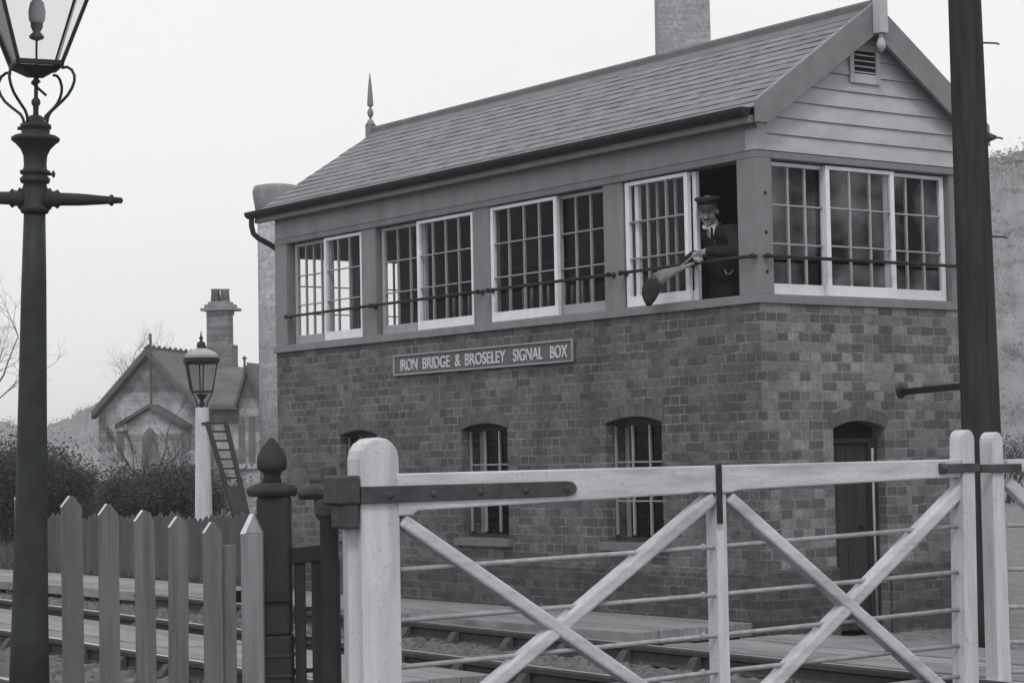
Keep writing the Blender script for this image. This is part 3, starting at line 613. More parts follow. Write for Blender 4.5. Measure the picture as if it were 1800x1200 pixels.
# second gate leaf (only its end shows at the right edge)
G2 = empty('crossing_gate', tuple(FGT(gp(1735, 800)[0], 0, 0)), 'white level crossing gate beyond the dark pole, only its end in view', 'gate')
gposts(1743, 1763, 759, -.06, .05, 'closing_post', G2, rnd=.7, xb=(1755, 1779))
m_ = MB(); m_.prism([gp(1764, 807), gp(2150, 800), gp(2150, 834), gp(1764, 829)], -.04, .04, FGT); m_.build('top_rail', 'gate_white_long', G2, .008)
for y0, y1 in ((923, 918), (1000, 996), (1066, 1064), (1128, 1126), (1180, 1180)):
    m_ = MB(); m_.tube([FGT(gp(1768, y0)[0], 0, gp(1768, y0)[1]), FGT(gp(2150, y1)[0], 0, gp(2150, y1)[1])], .0125, 8); m_.build('rod', 'rod_grey', G2)
m_ = MB(); (u0, z0), (u1, z1) = gp(1768, 846), gp(2120, 1200); d = Vector((u1-u0, z1-z0)).normalized(); q = Vector((-d.y, d.x))*.037; A = Vector((u0, z0)); B = Vector((u1, z1))
m_.prism([tuple(A-q), tuple(B-q), tuple(B+q), tuple(A+q)], -.03, .03, FGT); m_.build('brace', 'gate_white_long', G2, .012)
gposts(2120, 2170, 740, -.07, .07, 'heel_post', G2)
m_ = MB(); u0, z0 = gp(1724, 816, .06); u1, z1 = gp(1795, 829, .06); m_.box(u0, u1, .052, .068, z1, z0, FGT); m_.build('latch_strap', 'iron_grey', G2, .003)

# ------------------------------------------------------------------ gate post with hinge, wicket, corner post
F2 = lambda D, x0: None
def fronto(x, D):                      # local frame of a thing standing at depth D under photo column x
    o = dep(x, hor(x), D); o.z = 0; r = Vector((RT.x, RT.y, 0)).normalized(); n = Vector((-FW.x, -FW.y, 0)).normalized()
    return (lambda u, m, z: o+r*u+n*m+Vector((0, 0, z))), o, D/3796.1371
def zof(x, y, D): return dep(x, y, D).z
# iron hinge post
F, o, s = fronto(577, 10.55)
HP = empty('hinge_post', tuple(o), 'black iron hanging post carrying the white gate hinge', 'post')
m_ = MB(); zt = zof(577, 868, 10.55); m_.box(-.042, .042, -.05, .05, -.05, zt, F); m_.build('shaft', 'black_iron', HP, .008)
zk = zof(577, 868, 10.55)
m_ = MB(); m_.lathe([(.03, -.12), (.07, -.07), (.072, .0), (.05, .02), (.05, .03)], F(0, 0, zk-.03), 16)
m_.tube([F(-.145, .02, zk+.005), F(-.07, .03, zk+.015), F(.06, .03, zk+.012)], [.03, .042, .04], 10)
m_.tube([F(-.09, -.02, zk+.07), F(-.03, -.01, zk+.07), F(.06, 0, zk+.05)], [.026, .032, .04], 10)
m_.tube([F(-.02, .05, zk-.01), F(.09, .05, zk-.005)], .045, 10); m_.lathe([(.04, 0), (.04, .08), (.03, .09)], F(.0, 0, zk+.05), 12)
m_.build('hinge_knuckle', 'iron_grey', HP, .006)
# wicket
F, o, s = fronto(548, 10.9)
WK = empty('wicket_gate', tuple(o), 'small dark wicket gate between the acorn-topped post and the hinge post', 'gate')
k = 10.9/3796.1371; z0, z1 = zof(548, 986, 10.9), zof(548, 958, 10.9)
m_ = MB(); m_.hexa([F(-42*k, -.03, z0-.012), F(44*k, -.03, z0+.012), F(44*k, .03, z0+.012), F(-42*k, .03, z0-.012), F(-42*k, -.03, z1-.012), F(44*k, -.03, z1+.012), F(44*k, .03, z1+.012), F(-42*k, .03, z1-.012)]); m_.build('top_rail', 'dark_wood', WK, .006)
for a, b in ((-33, -14), (-3, 17)):
    m_ = MB(); m_.box(a*k, b*k, -.015, .015, -.05, z0, F); m_.build('bar', 'dark_wood', WK, .004)
m_ = MB(); m_.box(17*k, 46*k, -.04, -.01, -.05, z0+.0, F); m_.build('stile', 'dark_wood', WK, .005)
for y in (1073, 1125, 1180):
    zz = zof(548, y, 10.9); m_ = MB(); m_.box(-36*k, 17*k, -.03, -.016, zz, zz+.022, F); m_.build('cross_bar', 'dark_wood', WK)
# acorn-topped post
F, o, s = fronto(482, 10.9); k = 10.9/3796.1371
AP = empty('gate_post', tuple(o), 'dark gate post with moulded cap and acorn finial at the end of the picket fence', 'post')
zcap = zof(478, 872, 10.9)
m_ = MB(); m_.box(-29*k, 27*k, -.085, .085, .52, zcap, F); m_.box(-24*k, 29*k, -.08, .08, -.05, .52, F); m_.box(-25*k, 30.5*k, -.085, .085, .30, .33, F); m_.box(-25*k, 30.5*k, -.085, .085, .40, .43, F); m_.build('shaft', 'dark_wood', AP, .014)
m_ = MB(); m_.lathe([(.118, 0), (.132, .018), (.132, .035), (.11, .055), (.06, .07)], F(-4*k, 0, zcap), 8, rot=rad(22.5+31), flat=True)
m_.build('cap', 'dark_wood', AP, .008)
zb0 = zcap+.06; m_ = MB(); m_.lathe([(.05, 0), (.042, .04), (.045, .06), (.072, .075), (.077, .1), (.075, .13), (.06, .17), (.035, .205), (.008, .235)], F(-4*k, 0, zb0), 20); m_.build('acorn_finial', 'dark_wood', AP)
m_ = MB(); zz = zof(470, 1046, 10.8); m_.box(-68*k, 28*k, .09, .104, zz-.03, zz+.03, F); m_.build('iron_band', 'black_iron', AP, .003)

# ------------------------------------------------------------------ picket fence, stepping down the ramp
FE0, FE1 = dep(95, hor(95), 10.1), dep(440, hor(440), 10.7); FE0.z = FE1.z = 0
PU = (FE1-FE0).normalized(); PN = Vector((PU.y, -PU.x, 0))
if PN.dot(CAM-FE0) < 0: PN = -PN
def FP(u, n, z): return FE0+PU*u+PN*n+Vector((0, 0, z))
def fp(x, y, n=0.0):
    v = ray(x, y); oo = FE0+PN*n; t = (oo-CAM).dot(PN)/v.dot(PN); P = CAM+v*t; return ((P-FE0).dot(PU), P.z)
PF = empty('picket_fence', tuple(FE0), 'grey pointed picket fence running down the ramp beside the big lamp post', 'fence')
pk = [(-85, 840, 34), (-22, 850, 34), (44, 858, 34), (125, 872, 35), (190, 886, 34), (253, 897, 34), (313, 908, 34), (373, 918, 33)]
rng = random.Random(5)
for (x, yt, w_) in pk:
    u, z = fp(x, yt); hw = w_/2*11/3796; sh = .052; lean = rng.uniform(-.006, .006); tip = .010
    m_ = MB(); m_.prism([(u-hw+lean*2, -.35), (u+hw+lean*2, -.35), (u+hw, z-sh), (u+tip, z), (u-tip, z), (u-hw, z-sh)], -.012, .012, FP)
    p_ = m_.build('picket', 'picket_grey', PF, .003)
    m_ = MB(); m_.add([FP(u-hw-.002, -.0125, z-sh+.003), FP(u-hw-.002, .0125, z-sh+.003), FP(u-tip, .0125, z+.003), FP(u-tip, -.0125, z+.003)], [(0, 1, 2, 3)]); 
    m_.build('sloped_top', 'pale_slope', p_)  # paler sheet on the left slope of the point
u0, z0 = fp(-100, 975); u1, z1 = fp(440, 1040)
m_ = MB(); 
F, o, s = fronto(434, 10.75); k = 10.75/3796.1371
FPo = MB(); zt = zof(434, 905, 10.75); zl = zof(434, 938, 10.75)
FPo.hexa([F(-13*k, .0, -.3), F(26*k, .0, -.3), F(26*k, -.12, -.3), F(-13*k, -.12, -.3), F(-13*k, 0, zl), F(26*k, 0, zl), F(26*k, -.12, zl), F(-13*k, -.12, zl)])
FPo.hexa([F(-13*k, .0, zl), F(26*k, .0, zl), F(26*k, -.12, zl), F(-13*k, -.12, zl), F(2*k, -.03, zt), F(11*k, -.03, zt), F(11*k, -.12, zt), F(2*k, -.12, zt)])
FPo.build('end_post', 'post_grey', PF, .006)
m_ = MB(); m_.hexa([F(-14*k, .002, zl-.0), F(-4*k, .004, zl+.0), F(-4*k, -.11, zl), F(-14*k, -.115, zl), F(2*k, -.028, zt+.004), F(10*k, -.028, zt+.006), F(10*k, -.12, zt+.006), F(2*k, -.12, zt+.004)]); m_.build('sloped_top', 'pale_slope', PF, .002)  # paler left slope of the post head
for dz in (.0,):
    m_ = MB(); m_.box(fp(395, 950)[0], fp(410, 950)[0]+.03, -.06, -.03, -.3, fp(395, 958)[1], FP); m_.build('back_board', 'picket_grey', PF, .004)

# low dark picket fence on the far side of the line
DF = empty('picket_fence', tuple(onz(200, 1015, 0)), 'low dark picket fence on the far side of the railway, seen through the nearer pickets', 'fence')
A = onz(40, 1008, 0); B = onz(470, 1020, 0); n = 44; du = (B-A)/n; dn = Vector((du.y, -du.x, 0)).normalized()
for i in range(n):
    p = A+du*i; m_ = MB(); q = du.normalized()*.052; h = .80+random.uniform(-.05, .04)
    m_.hexa([p-q+dn*.01, p+q+dn*.01, p+q-dn*.01, p-q-dn*.01, p-q*.2+dn*.01+Vector((0, 0, h)), p+q*.2+dn*.01+Vector((0, 0, h)), p+q*.2-dn*.01+Vector((0, 0, h)), p-q*.2-dn*.01+Vector((0, 0, h))]) if False else m_.prism([(-.052, 0), (.052, 0), (.052, h-.06), (0, h), (-.052, h-.06)], -.01, .01, (lambda u, nn, z, p=p: p+du.normalized()*u+dn*nn+Vector((0, 0, z))))
    m_.build('picket', 'far_picket', DF)
m_ = MB(); m_.bar(A+Vector((0, 0, .3))-dn*.04, B+Vector((0, 0, .3))-dn*.04, .05, .07); m_.bar(A+Vector((0, 0, .62))-dn*.04, B+Vector((0, 0, .62))-dn*.04, .05, .07); m_.build('rail', 'dark_wood', DF)

# ------------------------------------------------------------------ big gas lamp, left
DL = 9.5; kx = DL/3796.1371
F, o, s = fronto(50, DL)
LA = empty('gas_lamp', tuple(o), 'tall dark cast iron gas lamp with ladder bars at the left edge', 'street lamp')
zl = lambda y: zof(55, y, DL)
lean = Vector((0, 0, 1))+Vector((RT.x, RT.y, 0)).normalized()*.018
base = F(-4*kx, 0, 0)
def LP(y): z = zl(y); return base+lean*z
prof = lambda ys: [(w_/2*kx, (zl(y)-zl(ys[0][0]))*1.0) for y, w_ in ys]
def lam(ys, name, m='lamp_iron', n=20):
    m_ = MB(); c = LP(ys[0][0]); m_.lathe([(w_/2*kx, (zl(y)-zl(ys[0][0]))) for y, w_ in ys], c, n, tuple(lean)); return m_.build(name, m, LA)
lam([(1330, 78), (1100, 64), (900, 56), (700, 50), (500, 44), (372, 38)], 'column')
lam([(372, 46), (366, 52), (360, 48), (358, 40), (330, 46), (320, 40), (318, 50), (311, 54), (305, 42), (302, 52), (297, 54), (294, 42), (285, 40), (270, 42), (258, 52), (248, 70), (243, 84), (238, 86), (234, 74), (232, 50), (222, 50), (220, 56), (214, 54), (208, 34), (200, 26), (198, 20)], 'capital', n=24)
# ladder bars
for sg in (-1, 1):
    m_ = MB(); c = LP(346); ax_ = Vector((RT.x, RT.y, -.04*1)).normalized()*sg
    m_.lathe([(.030, .03), (.046, .06), (.05, .068), (.036, .075), (.036, .09), (.044, .10), (.03, .112), (.028, .20), (.018, .33), (.026, .335), (.026, .345), (.016, .35), (.013, .385), (.006, .39)], c, 10, tuple(ax_), flat=False); m_.build('ladder_bar', 'lamp_iron', LA)
# thumb screws
m_ = MB(); c = LP(303); r_ = Vector((RT.x, RT.y, 0)).normalized(); m_.tube([c+r_*.05, c+r_*.075], .007, 6); m_.lathe([(.004, 0), (.016, .003), (.016, .01), (.004, .014)], c+r_*.075, 8, tuple(r_)); c = LP(220); m_.tube([c-r_*.08, c-r_*.05], .008, 6); m_.build('thumb_screw', 'lamp_iron', LA)
# lantern frame: square frustum turned to the photo's view
lb, lt = zl(108), zl(-95); cb = LP(108); ct = base+lean*lt
def lq(a, r, z): t = rad(a); nn = Vector((-FW.x, -FW.y, 0)).normalized(); c = base+lean*z; return c+(r_*math.cos(t)+nn*math.sin(t))*r
angs = [22, 112, 202, 292]; rb, rt = .132, .132+.26*(lt-lb)/.5*.62
rt = .372; rb = .135
m_ = MB()
for a in angs: m_.bar(lq(a, rb, lb), lq(a, rt, lt), .014, .014)
for i in range(4): m_.bar(lq(angs[i], rb, lb), lq(angs[(i+1) % 4], rb, lb), .02, .022); m_.bar(lq(angs[i], rt, lt), lq(angs[(i+1) % 4], rt, lt), .025, .03)
m_.add([lq(a, rb-.005, lb-.012) for a in angs]+[lq(a, .05, lb-.05) for a in angs], [(0, 1, 5, 4), (1, 2, 6, 5), (2, 3, 7, 6), (3, 0, 4, 7), (4, 5, 6, 7), (3, 2, 1, 0)])
m_.build('lantern_frame', 'lamp_iron', LA, .002)
for i in range(4):
    m_ = MB(); a0, a1 = angs[i], angs[(i+1) % 4]; m_.add([lq(a0, rb-.003, lb+.01), lq(a1, rb-.003, lb+.01), lq(a1, rt-.003, lt), lq(a0, rt-.003, lt)], [(0, 1, 2, 3)])
    m_.build('pane', 'dark_glass' if i == 1 else 'lamp_glass', LA, label='dark pane on the left of the lantern' if i == 1 else None)
m_ = MB(); m_.lathe([(rt*1.12, 0), (rt*1.1, .03), (.16, .2), (.08, .26), (.07, .34), (.1, .36), (.02, .45)], base+lean*lt, 16); m_.build('lantern_roof', 'lamp_iron', LA)
# scroll brackets
for a in angs:
    m_ = MB(); pts = []
    for (r, y) in ((24, 212), (26, 202), (32, 193), (54, 177), (66, 167), (75, 155), (80, 143), (80, 133), (74, 122), (64, 116), (54, 117)): pts.append(lq(a, r*kx, zl(y)))
    m_.tube(pts, .0068, 7); m_.build('scroll_bracket', 'lamp_iron', LA)
m_ = MB(); m_.lathe([(.016, 0), (.012, .03), (.013, .06), (.02, .07), (.02, .085), (.009, .1), (.009, .16), (.022, .17), (.012, .18), (.006, .2)], LP(205), 12, tuple(lean)); m_.bar(LP(150)-r_*.02+Vector((0, 0, .03)), LP(150)+r_*.045-Vector((0, 0, .03)), .008, .012); m_.build('gas_tap', 'lamp_iron', LA)
m_ = MB(); m_.lathe([(.005, 0), (.005, .12), (.03, .13), (.034, .14), (.016, .16), (.026, .18), (.028, .2), (.016, .22), (.024, .24), (.026, .26), (.02, .28), (.02, .3)], LP(112), 14, tuple(lean)); m_.build('burner', 'burner', LA)
m_ = MB(); m_.lathe([(.022, 0), (.035, .02), (.038, .06), (.03, .1), (.012, .12)], LP(35), 14, tuple(lean)); m_.build('mantle', 'mantle', LA)

# ------------------------------------------------------------------ distant white lamp post and ladder
DW = 32; kw = DW/3796.1371
F, o, s = fronto(357, DW); zw = lambda y: zof(357, y, DW)
WL = empty('gas_lamp', tuple(o), 'gas lamp on a square white timber post in front of the stone house', 'street lamp')
m_ = MB(); m_.hexa([F(-13.5*kw, -.11, zw(918)), F(14*kw, -.11, zw(918)), F(14*kw, .11, zw(918)), F(-13.5*kw, .11, zw(918)), F(-11*kw, -.09, zw(716)), F(10*kw, -.09, zw(716)), F(10*kw, .09, zw(716)), F(-11*kw, .09, zw(716))]); m_.build('post', 'gate_white', WL, .01)
m_ = MB(); m_.box(-14*kw, 14.5*kw, -.115, .115, -.05, zw(918)-.002, F); m_.build('post_foot', 'black_iron', WL, .01)
def lh(a, r, z, x0=-1): t = rad(a); return F(x0*kw+r*math.cos(t), r*math.sin(t), z)
m_ = MB(); hx = [15+60*i for i in range(6)]; r0, r1 = 20*kw, 30*kw; z0, z1 = zw(688), zw(637)
for a in hx: m_.bar(lh(a, r0, z0), lh(a, r1, z1), .02, .02)
for i in range(6): m_.bar(lh(hx[i], r0, z0), lh(hx[(i+1) % 6], r0, z0), .03, .03)
m_.lathe([(26*kw, -.02), (33*kw, .0), (34*kw, .05), (31*kw, .07)], F(-1*kw, 0, z1), 6, rot=rad(15)); m_.build('lantern_frame', 'black_iron', WL)
m_ = MB(); m_.lathe([(33*kw, 0), (25*kw, .09), (14*kw, .13), (8*kw, .15)], F(-1*kw, 0, z1+.065), 24); m_.build('lantern_roof', 'far_pale', WL)
m_ = MB(); m_.lathe([(7*kw, 0), (8*kw, .05), (7*kw, .1), (3*kw, .12), (2*kw, .14), (4*kw, .17), (1.5*kw, .2), (.8*kw, .27)], F(-1*kw, 0, z1+.2), 12); m_.build('chimney_cowl', 'black_iron', WL)
m_ = MB()
for i in range(6): m_.add([lh(hx[i], r0-.01, z0+.02), lh(hx[(i+1) % 6], r0-.01, z0+.02), lh(hx[(i+1) % 6], r1-.01, z1), lh(hx[i], r1-.01, z1)], [(0, 1, 2, 3)])
m_.build('panes', 'lamp_glass', WL)
m_ = MB(); m_.lathe([(.02, 0), (.05, .05), (.02, .1), (.06, .16), (.1, .2)], F(-1*kw, 0, zw(716)), 10)
for a in hx[::2]: m_.tube([lh(a, .07, zw(716)), lh(a, .1, zw(705)), lh(a, .17, zw(690))], .012, 6)
m_.build('bracket', 'black_iron', WL); m_ = MB(); m_.bar(F(0, .1, zw(744)), F(42*kw, .1, zw(744)), .03, .03); m_.build('ladder_bar', 'black_iron', WL)
LD = empty('ladder', tuple(dep(425, hor(425), 31.8)-Vector((0, 0, 1.35))), 'dark wooden ladder leaning against the white lamp post', 'ladder')
pa, pb_, pc, pd = dep(364, 742, 31.8), dep(397, 742, 31.8), dep(414, 912, 30.9), dep(437, 912, 30.9)
pa2 = pa+(pc-pa)*1.35; pb2 = pb_+(pd-pb_)*1.35
for a, b in ((pa, pa2), (pb_, pb2)):
    m_ = MB(); m_.bar(a, b, .06, .05); m_.build('stile', 'black_iron', LD)
for i in range(1, 14):
    t = i/14.0; m_ = MB(); m_.tube([pa.lerp(pa2, t), pb_.lerp(pb2, t)], .014, 6); m_.build('rung', 'black_iron', LD)
m_ = MB(); ps = [pa.lerp(pa2, .5), pb_.lerp(pb2, .5), pb_.lerp(pb2, .74), pa.lerp(pa2, .74)]; d_ = Vector((-FW.x, -FW.y, 0))*.03; m_.hexa([ps[0]+d_, ps[1]+d_, ps[1]+d_*1.6, ps[0]+d_*1.6, ps[3]+d_, ps[2]+d_, ps[2]+d_*1.6, ps[3]+d_*1.6]); m_.build('locking_board', 'dark_wood', LD)

# ------------------------------------------------------------------ chimney stacks behind the box
D0 = 40; ks = D0/3796.1371
F, o, s = fronto(492, D0); m_ = MB()
CH = empty('chimney_stack', tuple(o), 'pale round brick stack with flared cap beyond the left end of the signal box', 'chimney')
m_.lathe([(35*ks, -.1), (34*ks, zof(480, 372, D0))], F(0, 0, 0), 32); m_.build('shaft', 'stack_brick', CH)
m_ = MB(); zc = zof(480, 372, D0); m_.lathe([(34.2*ks, -.02), (37*ks, .02), (42*ks, .35), (42*ks, .42), (39*ks, .50), (30*ks, .52)], F(0, 0, zc), 32); m_.build('cap', 'stack_cap', CH)
F, o, s = fronto(1217, 44); ks = 44/3796.1371
CH = empty('chimney_stack', tuple(o), 'tall square brick chimney rising behind the signal box roof ridge', 'chimney')
r_b = Vector((RT.x, RT.y, 0)); m_ = MB(); m_.hexa([F(-52*ks, -.5, 0), F(52*ks, -.5, 0), F(52*ks, .5, 0), F(-52*ks, .5, 0), F(-44*ks, -.5, 12.5), F(45*ks, -.5, 12.5), F(45*ks, .5, 12.5), F(-44*ks, .5, 12.5)]); m_.build('shaft', 'stack_brick', CH)
m_ = MB(); m_.box(-52*ks, 52*ks, -.58, .58, 12.5, 12.9, F); m_.build('cap', 'stack_cap', CH)

# ------------------------------------------------------------------ station house
DH = 62; kh = DH/3796.1371
HO = empty('station_house', tuple(dep(300, hor(300), DH)-Vector((0, 0, 1.35))), 'old stone station house with steep gables and a double chimney beyond the white lamp', 'house')
oH = dep(262, hor(262), DH); oH.z = 0; rH = Vector((RT.x, RT.y, 0)).normalized(); nH = Vector((-FW.x, -FW.y, 0)).normalized()
HU = (rH*math.cos(rad(14))+nH*math.sin(rad(14))).normalized(); HN = Vector((HU.y, -HU.x, 0)); HN = HN if HN.dot(nH) > 0 else -HN
FH = lambda u, n, z: oH+HU*u+HN*n+Vector((0, 0, z))
def hp(x, y, n=0.0):
    v = ray(x, y); oo = oH+HN*n; t = (oo-CAM).dot(HN)/v.dot(HN); P = CAM+v*t; return ((P-oH).dot(HU), P.z)
gl, gr, ga = hp(173, 722), hp(356, 716), hp(264, 618)
m_ = MB(); m_.prism([(gl[0], -.3), (gr[0], -.3), gr, ga, gl], -6, 0, FH); m_.build('gable_wall', 'far_stone', HO)
# roof of main gable running back
def slab(pts, n0, n1, th, name, m='far_roof'):
    m_ = MB(); a, b = pts; m_.hexa([FH(a[0], n0, a[1]), FH(b[0], n0, b[1]), FH(b[0], n1, b[1]), FH(a[0], n1, a[1]), FH(a[0], n0, a[1]+th), FH(b[0], n0, b[1]+th), FH(b[0], n1, b[1]+th), FH(a[0], n1, a[1]+th)]); return m_.build(name, m, HO)
el, er = hp(169, 729), hp(362, 724)
slab((el, ga), .3, -6.2, .13, 'roof'); rf = slab((ga, er), .3, -6.2, .13, 'roof')
for a, b in ((el, ga), (ga, er)):
    m_ = MB(); m_.prism([a, b, (b[0], b[1]-.12), (a[0], a[1]-.12)], .02, .34, FH); m_.build('bargeboard', 'far_trim', HO)
m_ = MB()
for i in range(16): m_.box(ga[0]-.02, ga[0]+.02, .2-i*.4, .2-i*.4-.12, ga[1]+.1, ga[1]+.20, FH)
m_.box(ga[0]-.06, ga[0]+.06, -6.2, .3, ga[1]+.08, ga[1]+.14, FH); m_.build('ridge_crest', 'far_trim', HO)
# porch-like inner gable with arch
il, ir, ia = hp(203, 752, .7), hp(322, 752, .7), hp(262, 716, .7)
m_ = MB(); m_.prism([(il[0]+.1, -.3), (ir[0]-.1, -.3), (ir[0]-.1, ir[1]), ia, (il[0]+.1, il[1])], .0, .6, FH); m_.build('porch_wall', 'far_stone', HO)
for a, b in ((il, ia), (ia, ir)):
    m_ = MB(); m_.hexa([FH(a[0], .0, a[1]), FH(b[0], .0, b[1]), FH(b[0], .75, b[1]), FH(a[0], .75, a[1]), FH(a[0], .0, a[1]+.1), FH(b[0], .0, b[1]+.1), FH(b[0], .75, b[1]+.1), FH(a[0], .75, a[1]+.1)]); m_.build('porch_roof', 'far_trim', HO)
def farwin(x0, x1, y0, y1, n, pointed=True, hd=.0):
    a, b = hp(x0, y1, n), hp(x1, y0, n); w_ = b[0]-a[0]; zt = b[1]
    zs = zt-w_*.866 if pointed else zt
    pts = [(a[0], a[1]), (b[0], a[1]), (b[0], zs)]+([(a[0]+w_*math.cos(rad(t_)), zs+w_*math.sin(rad(t_))) for t_ in (15, 30, 45, 60)]+[(b[0]-w_*math.cos(rad(t_)), zs+w_*math.sin(rad(t_))) for t_ in (45, 30, 15)] if pointed else [])+[(a[0], zs)]
    m_ = MB(); m_.prism(pts, n-.02, n+.012, FH); wn = m_.build('window', 'far_glass', HO)
    c = MB(); c.box(a[0]-.08, b[0]+.08, n, n+.07, a[1]-.14, a[1], FH); 
    if not pointed: c.build('sill', 'far_pale', wn); c = MB(); c.box(a[0]-.12, b[0]+.12, n, n+.07, zt, zt+.2, FH)
    c.build('hood_mould' if not pointed else 'sill', 'far_pale', wn)
farwin(250, 278, 750, 860, .6); farwin(206, 218, 757, 812, .6, False); farwin(317, 329, 757, 812, .0, False); 
m_ = MB(); a = hp(264, 640, .36); b = hp(264, 718, .36); m_.box(a[0]-.03, a[0]+.03, .3, .36, b[1], ga[1]+.5, FH); m_.build('gable_post', 'far_trim', HO)
# right wing: wall, roof, gable face on its right end with lancets
wl, wr = hp(366, 714, -.8), hp(478, 714, -.8)
m_ = MB(); m_.box(wl[0]-.4, wr[0]-.2, -6, -.8, -.3, wl[1]+.0, FH); m_.build('wing_wall', 'far_stone', HO)
m_ = MB(); q0, q1, q2, q3 = hp(352, 714, -.6), hp(424, 714, -.6), hp(428, 648, -2.2), hp(330, 640, -2.2)
m_.hexa([FH(q0[0], -.5, q0[1]-.08), FH(q1[0], -.5, q1[1]-.08), FH(q2[0], -2.6, q2[1]-.08), FH(q3[0], -2.6, q3[1]-.08), FH(q0[0], -.5, q0[1]+.05), FH(q1[0], -.5, q1[1]+.05), FH(q2[0], -2.6, q2[1]+.05), FH(q3[0], -2.6, q3[1]+.05)]); m_.build('roof', 'far_roof', HO)
g0, g1, g2_ = hp(420, 716, -.5), hp(458, 716, -.5), hp(437, 648, -.5)
m_ = MB(); m_.prism([(g0[0], -.3), (g1[0], -.3), g1, g2_, g0], -3.5, -.5, FH); m_.build('gable_wall', 'far_stone', HO)
m_ = MB(); e1, e2 = hp(436, 643, -.3), hp(466, 722, -.3); m_.bar(FH(e1[0], -.3, e1[1]), FH(e2[0], -.3, e2[1]), .35, .1); e3 = hp(414, 716, -.3); m_.bar(FH(e1[0], -.3, e1[1]), FH(e3[0], -.3, e3[1]), .2, .08); e4 = hp(478, 722, -.3); m_.bar(FH(e2[0]-.1, -.3, e2[1]), FH(e4[0], -.3, e4[1]), .2, .1); m_.build('bargeboard', 'far_trim', HO)
rr_ = MB(); rr_.hexa([FH(e1[0], -.2, e1[1]), FH(e2[0], -.2, e2[1]), FH(e2[0], -3.6, e2[1]), FH(e1[0], -3.6, e1[1]), FH(e1[0], -.2, e1[1]+.1), FH(e2[0], -.2, e2[1]+.1), FH(e2[0], -3.6, e2[1]+.1), FH(e1[0], -3.6, e1[1]+.1)]); rr_.build('roof', 'far_roof', HO)
farwin(420, 430, 730, 815, -.49); farwin(438, 448, 730, 815, -.49)
m_ = MB(); f_ = hp(430, 648, -.3); m_.tube([FH(f_[0], -.3, f_[1]-.1), FH(f_[0], -.3, f_[1]+.28)], .04, 6); m_.lathe([(.0, -.08), (.08, 0), (0, .08)], FH(f_[0], -.3, f_[1]+.3), 8); m_.build('finial', 'far_trim', HO)
# linking block and right range behind
m_ = MB(); b0, b1 = hp(455, 668, -4), hp(600, 668, -4); m_.box(b0[0], b1[0], -9, -4, -.3, hp(455, 730, -4)[1], FH); m_.build('rear_range', 'far_stone', HO)
m_ = MB(); zz0, zz1 = hp(455, 730, -4)[1], hp(455, 664, -6)[1]; m_.hexa([FH(b0[0], -3.8, zz0), FH(b1[0], -3.8, zz0), FH(b1[0], -6.5, zz1), FH(b0[0], -6.5, zz1), FH(b0[0], -3.8, zz0+.12), FH(b1[0], -3.8, zz0+.12), FH(b1[0], -6.5, zz1+.12), FH(b0[0], -6.5, zz1+.12)]); m_.build('roof', 'far_roof', HO)
# chimney with two pots
nC = -2.8; c0, c1 = hp(359, 700, nC), hp(407, 546, nC)
m_ = MB(); m_.box(c0[0], c1[0], nC-.5, nC, 2.0, hp(380, 606, nC)[1], FH); u0_, u1_ = hp(360, 600, nC)[0], hp(403, 600, nC)[0]; m_.box(u0_+.04, u1_-.04, nC-.45, nC-.03, hp(380, 606, nC)[1], c1[1], FH); ch_ = m_.build('chimney', 'far_chimney', HO, .02)
m_ = MB(); x0_, x1_ = hp(354, 545, nC)[0], hp(411, 545, nC)[0]; za_ = hp(380, 546, nC)[1]; m_.box(x0_, x1_, nC-.65, nC+.12, za_, za_+.09, FH); m_.box(x0_+.1, x1_-.1, nC-.55, nC+.05, za_+.09, za_+.2, FH); m_.box(x0_+.17, x1_-.17, nC-.5, nC, za_-.12, za_, FH); m_.box(x0_+.2, x1_-.2, nC-.5, nC, za_+.2, za_+.28, FH); m_.build('chimney_cap', 'stack_cap', ch_, .02)
for x in (373.5, 390):
    u = hp(x, 525, nC)[0]; zb = za_+.28; zt = hp(x, 507, nC)[1]; m_ = MB(); m_.lathe([(.15, 0), (.125, (zt-zb)*.85), (.15, (zt-zb)*.9), (.15, zt-zb), (.1, zt-zb), (.09, (zt-zb)*.7)], FH(u, nC-.25, zb), 12); m_.build('chimney_pot', 'stack_cap', ch_)

# ------------------------------------------------------------------ bushes, bare trees
def branch(B_, p, d, ln, r, depth, rng, up=.15, tips=None, spread=.55):
    segs = 3; path = [p]; rr_ = [r]
    for i in range(segs):
        d = (d+Vector((rng.uniform(-.22, .22), rng.uniform(-.22, .22), rng.uniform(-.1, .22)+up*.3))).normalized(); p = p+d*ln/segs; path.append(p); rr_.append(r*(1-.35*(i+1)/segs))
    B_.tube(path, rr_, 5 if depth > 2 else 3, cap=False)
    if tips is not None and depth <= 2: tips.append((p, d))
    if depth <= 0: return
    for j in range(rng.choice((2, 3, 3))):
        a = rng.uniform(0, 6.28); q = d.orthogonal(); q.rotate(Matrix.Rotation(a, 3, d)); nd = (d+q*rng.uniform(spread*.6, spread*1.5)).normalized()
        s_ = path[rng.choice((1, 2, 3, 3))]; branch(B_, s_, nd, ln*rng.uniform(.6, .82), r*.58, depth-1, rng, up, tips, spread)
